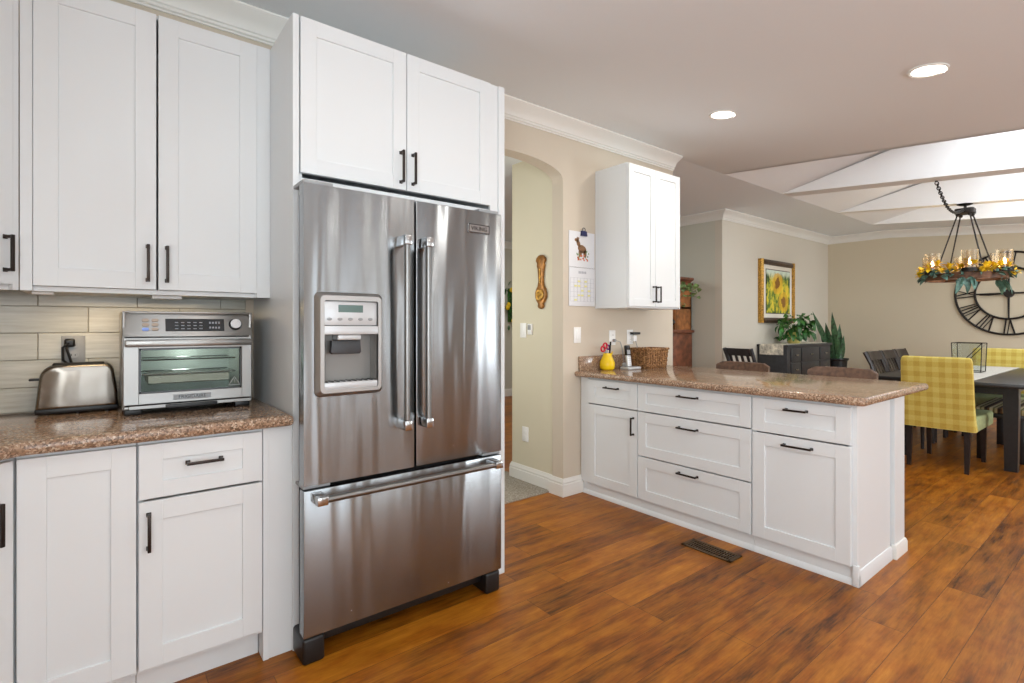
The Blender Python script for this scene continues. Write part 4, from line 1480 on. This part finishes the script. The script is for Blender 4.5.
sn.build('leaves', 'sansev', t, True)

def slat_chair(name, label, m, loc, rz, group=None, slats=4, sw_=.018):
    t = thing(name, label, 'chair', loc, rz, group)
    # local: faces +x, width along y
    MB().box(-0.20, 0.22, -0.215, 0.215, 0.445, 0.475, .01, 2).build('seat', m, t, True)
    for sy in (-1, 1):
        MB().tube([(-0.20, sy * .195, 0.0), (-0.19, sy * .195, 0.45), (-0.205, sy * .195, 0.62), (-0.25, sy * .197, 0.82), (-0.315, sy * .20, 0.965)], [.018, .022, .022, .022, .024], 8).build('rear_leg', m, t, True)
        MB().tube([(0.19, sy * .19, 0.0), (0.19, sy * .19, 0.445)], [.015, .021], 8).build('front_leg', m, t, True)
    rl = MB()
    for z0_, z1_ in ((.875, .965),):
        pts = []
        for k in range(9):
            y = -.19 + .38 * k / 8
            bow = -.025 * (1 - (y / .19) ** 2)
            pts.append([(x + bow, y, z) for x, z in ((-.287, z1_), (-.255, z0_), (-.277, z0_), (-.309, z1_ + .004))])
        rl.ring_loft(pts)
    rl.build('top_rail', m, t, True)
    lr = MB().box(-.212, -.190, -.18, .18, .56, .61, .004).build('lower_rail', m, t, True)
    for k in range(slats):
        y = -.13 + .26 * k / (slats - 1)
        sl_ = MB()
        sl_.ring_loft([[(x0_, y - sw_, z), (x0_, y + sw_, z), (x0_ - .012, y + sw_, z), (x0_ - .012, y - sw_, z)] for x0_, z in ((-.196, .58), (-.215, .70), (-.252, .80), (-.292, .90))])
        sl_.build('slat', m, t, True)
    ap = MB()
    ap.box(-0.19, 0.20, -.205, -.185, .40, .445)
    ap.box(-0.19, 0.20, .185, .205, .40, .445)
    ap.build('apron', m, t, True)
    return t
slat_chair('slat_back_chair', 'dark slat-back chair against the wall at the left end of the sideboard', 'charcoal', (6.575, 3.30, 0), R(-12))

# ------------------------------------------------------------------ bar stools behind the peninsula
def stool(loc, rz, label):
    t = thing('counter_stool', label, 'stool', loc, rz)
    sb = MB()
    rows = []
    for k in range(11):
        y = -.225 + .45 * k / 10
        b_ = .03 * (1 - (y / .225) ** 2)
        top = .948 - .004 * (y / .225) ** 2 - (.022 if abs(y) > .22 else 0)
        rows.append([(x + b_, y, z) for x, z in ((.19, .70), (.20, .82), (.215, top - .006), (.225, top), (.240, top), (.250, top - .006), (.24, .82), (.225, .70))])
    sb.ring_loft(rows)
    sb.build('backrest', 'leather', t, True)
    MB().prism(rrect(-.20, .20, -.21, .21, .05), .60, .67, 'z', .02, 3).build('seat', 'leather', t, True)
    for sx in (-1, 1):
        for sy in (-1, 1):
            MB().tube([(sx * .19, sy * .19, 0), (sx * .165, sy * .175, .60)], [.014, .020], 8).build('leg', 'espresso', t, True)
    MB().box(.178, .205, -.18, -.14, .64, .74, .003).build('back_bracket', 'espresso', t, True)
    MB().box(.178, .205, .14, .18, .64, .74, .003).build('back_bracket', 'espresso', t, True)
    fr = MB()
    for sy in (-1, 1):
        fr.tube([(-.18, sy * .185, .22), (.18, sy * .185, .22)], .010, 8)
    fr.tube([(-.182, -.185, .25), (-.182, .185, .25)], .010, 8)
    fr.build('foot_rail', 'espresso', t, True)
    return t
s1 = stool((3.98, 2.22, 0), 0, 'brown padded counter stool behind the peninsula, in line with the black slat-back chair')
dup(s1, (3.98, 1.475, 0), 0, 'brown padded counter stool behind the peninsula, nearer the yellow checked chair')

# ------------------------------------------------------------------ dining table, runner, lantern, bench, chairs
t = thing('dining_table', 'long black dining table with block legs under the chandelier', 'table', (7.05, 1.22, 0))
tl, tw = 1.18, 0.60
MB().box(-tl, tl, -tw, tw, 0.735, 0.770, .006, 2).build('tabletop', 'blackwood', t, True)
ap = MB()
ap.box(-.90, .90, -.38, -.355, .65, .735)
ap.box(-.90, .90, .355, .38, .65, .735)
ap.box(-.90, -.875, -.38, .38, .65, .735)
ap.box(.875, .90, -.38, .38, .65, .735)
ap.build('apron', 'blackwood', t, True)
for sx in (-1, 1):
    for sy in (-1, 1):
        lg = MB().ring_loft([[(sx * .90 + a * w_, sy * .38 + b_ * w_, z) for a, b_ in ((-1, -1), (1, -1), (1, 1), (-1, 1))] for w_, z in ((.042, 0), (.050, .60), (.050, .735))])
        lg.build('leg', 'blackwood', t, True)
t = thing('table_runner', 'pale grey runner down the middle of the black dining table', 'table runner', (7.05, 1.22, 0.770))
rn = MB()
rn.prism([(-1.188, -0.15), (-1.188, 0.004), (1.188, 0.004), (1.188, -.15), (1.182, -.15), (1.182, 0.0), (-1.182, 0.0), (-1.182, -.15)], -0.16, 0.26, 'y')
rn.build('cloth', 'runner', t, True)
t = thing('geometric_lantern', 'black wire and glass lantern standing on the table runner', 'lantern', (7.08, 1.29, 0.7745))
def wireform(pts, edges, r, nm, m, t):
    w = MB()
    for a, b_ in edges:
        w.tube([pts[a], pts[b_]], r, 6)
    return w.build(nm, m, t, True)
lo_ = [(-.11, -.11, .006), (.11, -.11, .006), (.11, .11, .006), (-.11, .11, .006)]
hi_ = [(-.12, -.12, .30), (.12, -.12, .30), (.12, .12, .30), (-.12, .12, .30)]
pts = lo_ + hi_ + [(0, -.135, .0), (0, .135, .0)]
wireform(lo_ + hi_, [(0, 1), (1, 2), (2, 3), (3, 0), (4, 5), (5, 6), (6, 7), (7, 4), (0, 4), (1, 5), (2, 6), (3, 7), (4, 3), (5, 2)], .004, 'wire_frame', 'iron', t)
gp = MB()
for i in range(4):
    j = (i + 1) % 4
    gp.face([lo_[i], lo_[j], hi_[j], hi_[i]])
gp.build('glass_panes', 'glass', t, True)

t = thing('dining_bench', 'dark bench with a striped cushion pushed in under the dining table', 'bench', (6.985, 0.96, 0))
MB().box(-.505, .505, -.19, .19, .40, .44, .004).build('seat_board', 'blackwood', t, True)
MB().box(-.50, .50, -.19, .19, .44, .49, .015, 3).build('cushion', 'stripes', t, True)
for sx in (-1, 1):
    for sy in (-1, 1):
        MB().box(sx * .46 - .03, sx * .46 + .03, sy * .14 - .03, sy * .14 + .03, 0, .40, .003).build('leg', 'blackwood', t, True)

c0 = slat_chair('slat_back_chair', 'dark slat-back chair on the far long side of the table, nearest the yellow chair', 'espresso', (6.74, 1.745, 0), R(-90), slats=4, sw_=.031)
dup(c0, (7.205, 1.745, 0), R(-90), 'middle of three dark slat-back chairs on the far side of the table')
dup(c0, (7.665, 1.745, 0), R(-90), 'dark slat-back chair on the far side of the table, closest to the clock wall')

def cover_chair(loc, rz, label):
    t = thing('slipcovered_chair', label, 'chair', loc, rz)
    # local: faces +x
    bk_ = MB()
    rows = []
    for z, xc, hw_, th_ in ((.36, -.235, .262, .055), (.46, -.250, .254, .05), (.60, -.262, .248, .045), (.80, -.285, .246, .042), (.94, -.302, .244, .038), (.972, -.306, .238, .030), (.984, -.308, .225, .014)):
        rows.append([(xc + u, v, z) for u, v in [(th_ * math.copysign(min(1, abs(math.cos(a)) * 1.6) , math.cos(a)), hw_ * math.copysign(min(1, abs(math.sin(a)) * 1.12), math.sin(a))) for a in [2 * math.pi * k / 32 for k in range(32)]]])
    bk_.ring_loft(rows)
    bk_.build('back_cover', 'gingham', t, True)
    st = MB().prism(rrect(-.24, .45, -.262, .262, .05), .35, .475, 'z', .02, 3)
    st.build('seat_cover', 'seatgreen', t, True)
    for sx, z in ((-.225, .37), (.385, .37)):
        for sy in (-.20, .20):
            dx_ = -.03 if sx < 0 else .0
            MB().ring_loft([[(sx + dx_ * k + a * w_, sy + b_ * w_, zz) for a, b_ in ((-1, -1), (1, -1), (1, 1), (-1, 1))] for w_, zz, k in ((.015, 0, 1), (.022, z, 0))]).build('leg', 'espresso', t, True)
    return t
y1 = cover_chair((5.97, 1.255, 0), 0, 'yellow checked slipcover chair at the near end of the black table')
dup(y1, (8.06, 1.245, 0), R(180), 'yellow checked slipcover chair at the far end of the table, under the clock')

# ------------------------------------------------------------------ wall clock
t = thing('wall_clock_face', 'large round black iron skeleton clock with Roman numerals on the tan wall', 'clock', (9.70, 1.352, 1.697))
t.name = 'skeleton_clock'
RO, RI = 0.563, 0.350
MB().torus((-0.02, 0, 0), RO, 0.014, 72, 8, 'x').build('outer_ring', 'iron', t, True)
MB().torus((-0.02, 0, 0), RI, 0.014, 64, 8, 'x').build('inner_ring', 'iron', t, True)
nums = ['XII', 'I', 'II', 'III', 'IV', 'V', 'VI', 'VII', 'VIII', 'IX', 'X', 'XI']
for h, s_ in enumerate(nums):
    # strokes in (u across, v out) coordinates, glyph feet towards the hub
    a = 2 * math.pi * h / 12
    wd = {'I': .042, 'V': .085, 'X': .085}
    tot = sum(wd[q] for q in s_)
    u = -tot / 2
    b = MB()
    def stroke(u0, v0, u1, v1, r_=.0085):
        P_ = []
        for uu, vv in ((u0, v0), (u1, v1)):
            rad = RI + .012 + vv * (RO - RI - .024)
            f = rad / RO
            yy = -(math.sin(a) * rad + math.cos(a) * uu * (.62 + .5 * vv))
            zz = math.cos(a) * rad - math.sin(a) * uu * (.62 + .5 * vv)
            P_.append((-.02, yy, zz))
        b.tube(P_, r_, 6)
    for q in s_:
        w_ = wd[q]
        if q == 'I':
            stroke(u + w_ / 2, 0, u + w_ / 2, 1)
        elif q == 'V':
            stroke(u + .01, 1, u + w_ / 2, 0, .0095)
            stroke(u + w_ - .01, 1, u + w_ / 2, 0, .006)
        else:
            stroke(u + .008, 1, u + w_ - .008, 0, .0095)
            stroke(u + w_ - .008, 1, u + .008, 0, .006)
        u += w_
    b.build('numeral', 'iron', t, True)
for k in range(4):
    a = math.pi / 2 * k
    MB().tube([(-.02, -math.sin(a) * .05, math.cos(a) * .05), (-.02, -math.sin(a) * RI, math.cos(a) * RI)], [.012, .009], 8).build('spoke', 'iron', t, True)
MB().tube([(-.03, 0, 0), (-.03, .20, -.012), (-.03, .30, -.015)], [.010, .014, .004], 8).build('hand', 'iron', t, True)
MB().tube([(-.032, 0, 0), (-.032, .02, .20)], [.012, .004], 8).build('hand', 'iron', t, True)
hb = MB().cyl((-.045, 0, 0), (-.0005, 0, 0), .052, .058, 28)
hb.build('hub', 'iron', t, True)

# ------------------------------------------------------------------ chandelier
CX, CY = 7.69, 1.435
CZ = 1.805
t = thing('ring_chandelier', 'round iron chandelier with glass candle shades hanging over the dining table', 'chandelier', (CX, CY, CZ))
top = zc(CY) - CZ
MB().lathe([(0, top - .018), (.05, top - .016), (.075, top - .004), (.075, top - .0008), (0, top - .0008)], n=28).build('canopy', 'iron', t, True)
MB().cyl((0, 0, top - .065), (0, 0, top - .012), .014).build('stem', 'iron', t, True)
MB().prism(rrect(-.085, .085, -.085, .085, .03), top - .115, top - .055, 'z', .008, 2).build('bracket', 'iron', t, True)
RR = 0.35
bd2 = MB()
n_ = 56
for k in range(n_):
    pass
bd2.ring_loft([[(q * math.cos(2 * math.pi * k / n_), q * math.sin(2 * math.pi * k / n_), z) for q, z in ((RR - .012, -.035), (RR + .012, -.035), (RR + .012, .035), (RR - .012, .035))] for k in range(n_)], False, True)
bd2.build('ring_band', 'rust', t, True)
RV = Vector((.785, -.619, 0))     # across the view
FV = Vector((.619, .785, 0))
def pol(a, r_, z):
    v = RV * (r_ * math.cos(R(a))) + FV * (r_ * math.sin(R(a)))
    return (v.x, v.y, z)
for a in (80, 170, 260, 350):
    MB().cyl(pol(a, .07, top - .10), pol(a, RR * .86, .03), .0075, n=10).build('rod', 'iron', t, True)
    MB().ball(pol(a, .075, top - .125), .02).build('rod_joint', 'iron', t, True)
for a in (80, 260):
    MB().tube([pol(a, RR, -.02), (0, 0, -.02)], .012, 8).build('cross_bar', 'rust', t, True)
MB().tube([pol(170, RR, -.02), pol(350, RR, -.02)], .012, 8).build('cross_bar', 'rust', t, True)
for a in (-125, -65, -5, 55, 115, 175):
    p = pol(a, RR, 0)
    o_ = MB().lathe([(.066, .075), (.070, .075), (.072, .27), (.068, .27)], (p[0], p[1], 0), 24, False)
    o_.ring_loft([[(p[0] + r_ * math.cos(2 * math.pi * k / 24), p[1] + r_ * math.sin(2 * math.pi * k / 24), z) for k in range(24)] for r_, z in ((.066, .075), (.068, .27))], False)
    o_ = o_.build('glass_shade', 'seedglass', t, True)
    MB().lathe([(0, .035), (.075, .035), (.075, .075), (0, .075)], (p[0], p[1], 0), 24).build('candle_cup', 'iron', o_, True)
    MB().cyl((p[0], p[1], .075), (p[0], p[1], .115), .014, n=12).build('candle_sleeve', 'ivory', o_, True)
    MB().lathe([(0, .115), (.012, .118), (.017, .135), (.012, .160), (.003, .185), (0, .188)], (p[0], p[1], 0), 12).build('bulb', 'bulb', o_, True)
# swagged chain from the nearer beam
ch = MB()
A_ = Vector((6.22 - CX, 1.37 - CY, zc(1.37) - CZ - .012))
B_ = Vector((-.085, 0, top - .085))
n_ = 34
for k in range(n_):
    f0, f1 = k / n_, (k + 1) / n_
    def cat(f):
        p = A_.lerp(B_, f)
        return p + Vector((0, 0, -.17 * math.sin(f * math.pi) * (1 - .35 * f) + 0.0))
    p, q = cat(f0), cat(f1)
    d_ = (q - p)
    L = d_.length * .72
    mid = (p + q) / 2
    d_.normalize()
    sd_ = d_.cross(Vector((0, 0, 1))).normalized()
    if k % 2:
        sd_ = sd_.cross(d_)
    loop = []
    for j in range(10):
        a = 2 * math.pi * j / 10
        loop.append(mid + d_ * L * math.cos(a) + sd_ * .014 * math.sin(a))
    ch.tube(loop + [loop[0]], .0045, 5, False)
co_ = ch.build('swag_chain', 'iron', t, True)
co_['kind'] = 'stuff'
MB().lathe([(0, 0), (.012, .002), (.012, .012), (0, .0135)], (A_.x, A_.y, A_.z)).build('ceiling_hook', 'iron', t, True)

t = thing('flower_garland', 'garland of yellow flowers and green leaves wound around the chandelier ring', 'garland', (CX, CY, CZ))
fo = MB()
for i in range(76):
    a = rnd.uniform(0, 360)
    r_ = RR + rnd.uniform(-.03, .05)
    b_ = Vector(pol(a, r_, rnd.uniform(-.01, .07)))
    d_ = Vector(pol(a + rnd.uniform(-70, 70), rnd.uniform(.05, .10), rnd.uniform(-.08, .05)))
    fo.leaf(b_, b_ + d_, rnd.uniform(.035, .06), .15, rnd.uniform(-1, 1))
for a in (-135, -125, -8, 2):
    b_ = Vector(pol(a, RR + .02, -.02))
    for q in range(4):
        d_ = Vector(pol(a + rnd.uniform(-60, 60), rnd.uniform(.03, .08), -.06 - .035 * q))
        fo.leaf(b_, b_ + d_ * 1.15, rnd.uniform(.05, .075), .1, rnd.uniform(-1, 1))
fo.build('foliage', 'leafblue', t, True)
for i in range(44):
    a = 360 * i / 44 + rnd.uniform(-4, 4)
    r_ = RR + rnd.uniform(-.03, .075)
    p = Vector(pol(a, r_, rnd.uniform(.02, .12)))
    fl = MB()
    tilt = Matrix.Rotation(rnd.uniform(-.9, .9), 3, 'X') @ Matrix.Rotation(rnd.uniform(-.9, .9), 3, 'Y')
    for k in range(7):
        a2 = 2 * math.pi * k / 7
        d_ = tilt @ Vector((math.cos(a2), math.sin(a2), .35))
        fl.leaf(p, p + d_ * .074, .048, .15)
    fl.ball(p + tilt @ Vector((0, 0, .012)), .014, (1, 1, .7), 8, 5)
    fl.build('flower', 'petal', t, True)
pl = bpy.data.lights.new('chandelier_bulbs', 'POINT')
pl.energy = 10
pl.color = (1.0, .82, .58)
pl.shadow_soft_size = .3
plo = bpy.data.objects.new('chandelier_bulbs', pl)
plo.location = (CX, CY, CZ + .18)
COL.objects.link(plo)

# ------------------------------------------------------------------ recessed lights, floor register
for (x, y, lab) in ((3.27, 1.86, 'round recessed ceiling light nearer the peninsula wall cabinet'), (3.36, 0.775, 'round recessed ceiling light farther out, nearest the top right of the picture')):
    t = thing('recessed_light', lab, 'ceiling light', (x, y, zc(y)), 0)
    t.rotation_euler = (math.atan(SL), 0, 0)
    MB().lathe([(.069, -.001), (.088, -.001), (.088, -.006), (.080, -.010), (.069, -.006)], (0, 0, 0), 40, False).build('trim_ring', 'trim', t, True)
    MB().lathe([(0, -.001), (.070, -.001), (.070, -.0045), (0, -.0045)], (0, 0, 0), 40).build('lens', 'lamp', t, True)
    l = bpy.data.lights.new('recessed_lamp', 'AREA')
    l.shape = 'DISK'
    l.size = .15
    l.energy = 9
    l.color = (1, .95, .87)
    lo = bpy.data.objects.new('recessed_lamp', l)
    lo.location = (x, y, zc(y) - .012)
    COL.objects.link(lo)

t = thing('floor_register', 'bronze slotted floor vent set in the wood floor before the peninsula', 'vent', (2.655, 1.58, 0.0))
fr = MB()
for q in ((-.062, -.042, -.15, .15), (.042, .062, -.15, .15), (-.062, .062, -.15, -.128), (-.062, .062, .128, .15)):
    fr.box(q[0], q[1], q[2], q[3], .0003, .006, .002, 1)
fr.build('frame', 'vent', t, True)
MB().box(-.045, .045, -.13, .13, .0003, .0016).build('damper', 'lid', t, True)
lv = MB()
for i in range(17):
    y = -.122 + .2440 * i / 16
    lv.box(-.044, .044, y - .0035, y + .0035, .0015, .0052)
for x in (-.015, .015):
    lv.box(x - .002, x + .002, -.13, .13, .0015, .0055)
lv.build('louvers', 'vent', t, True)
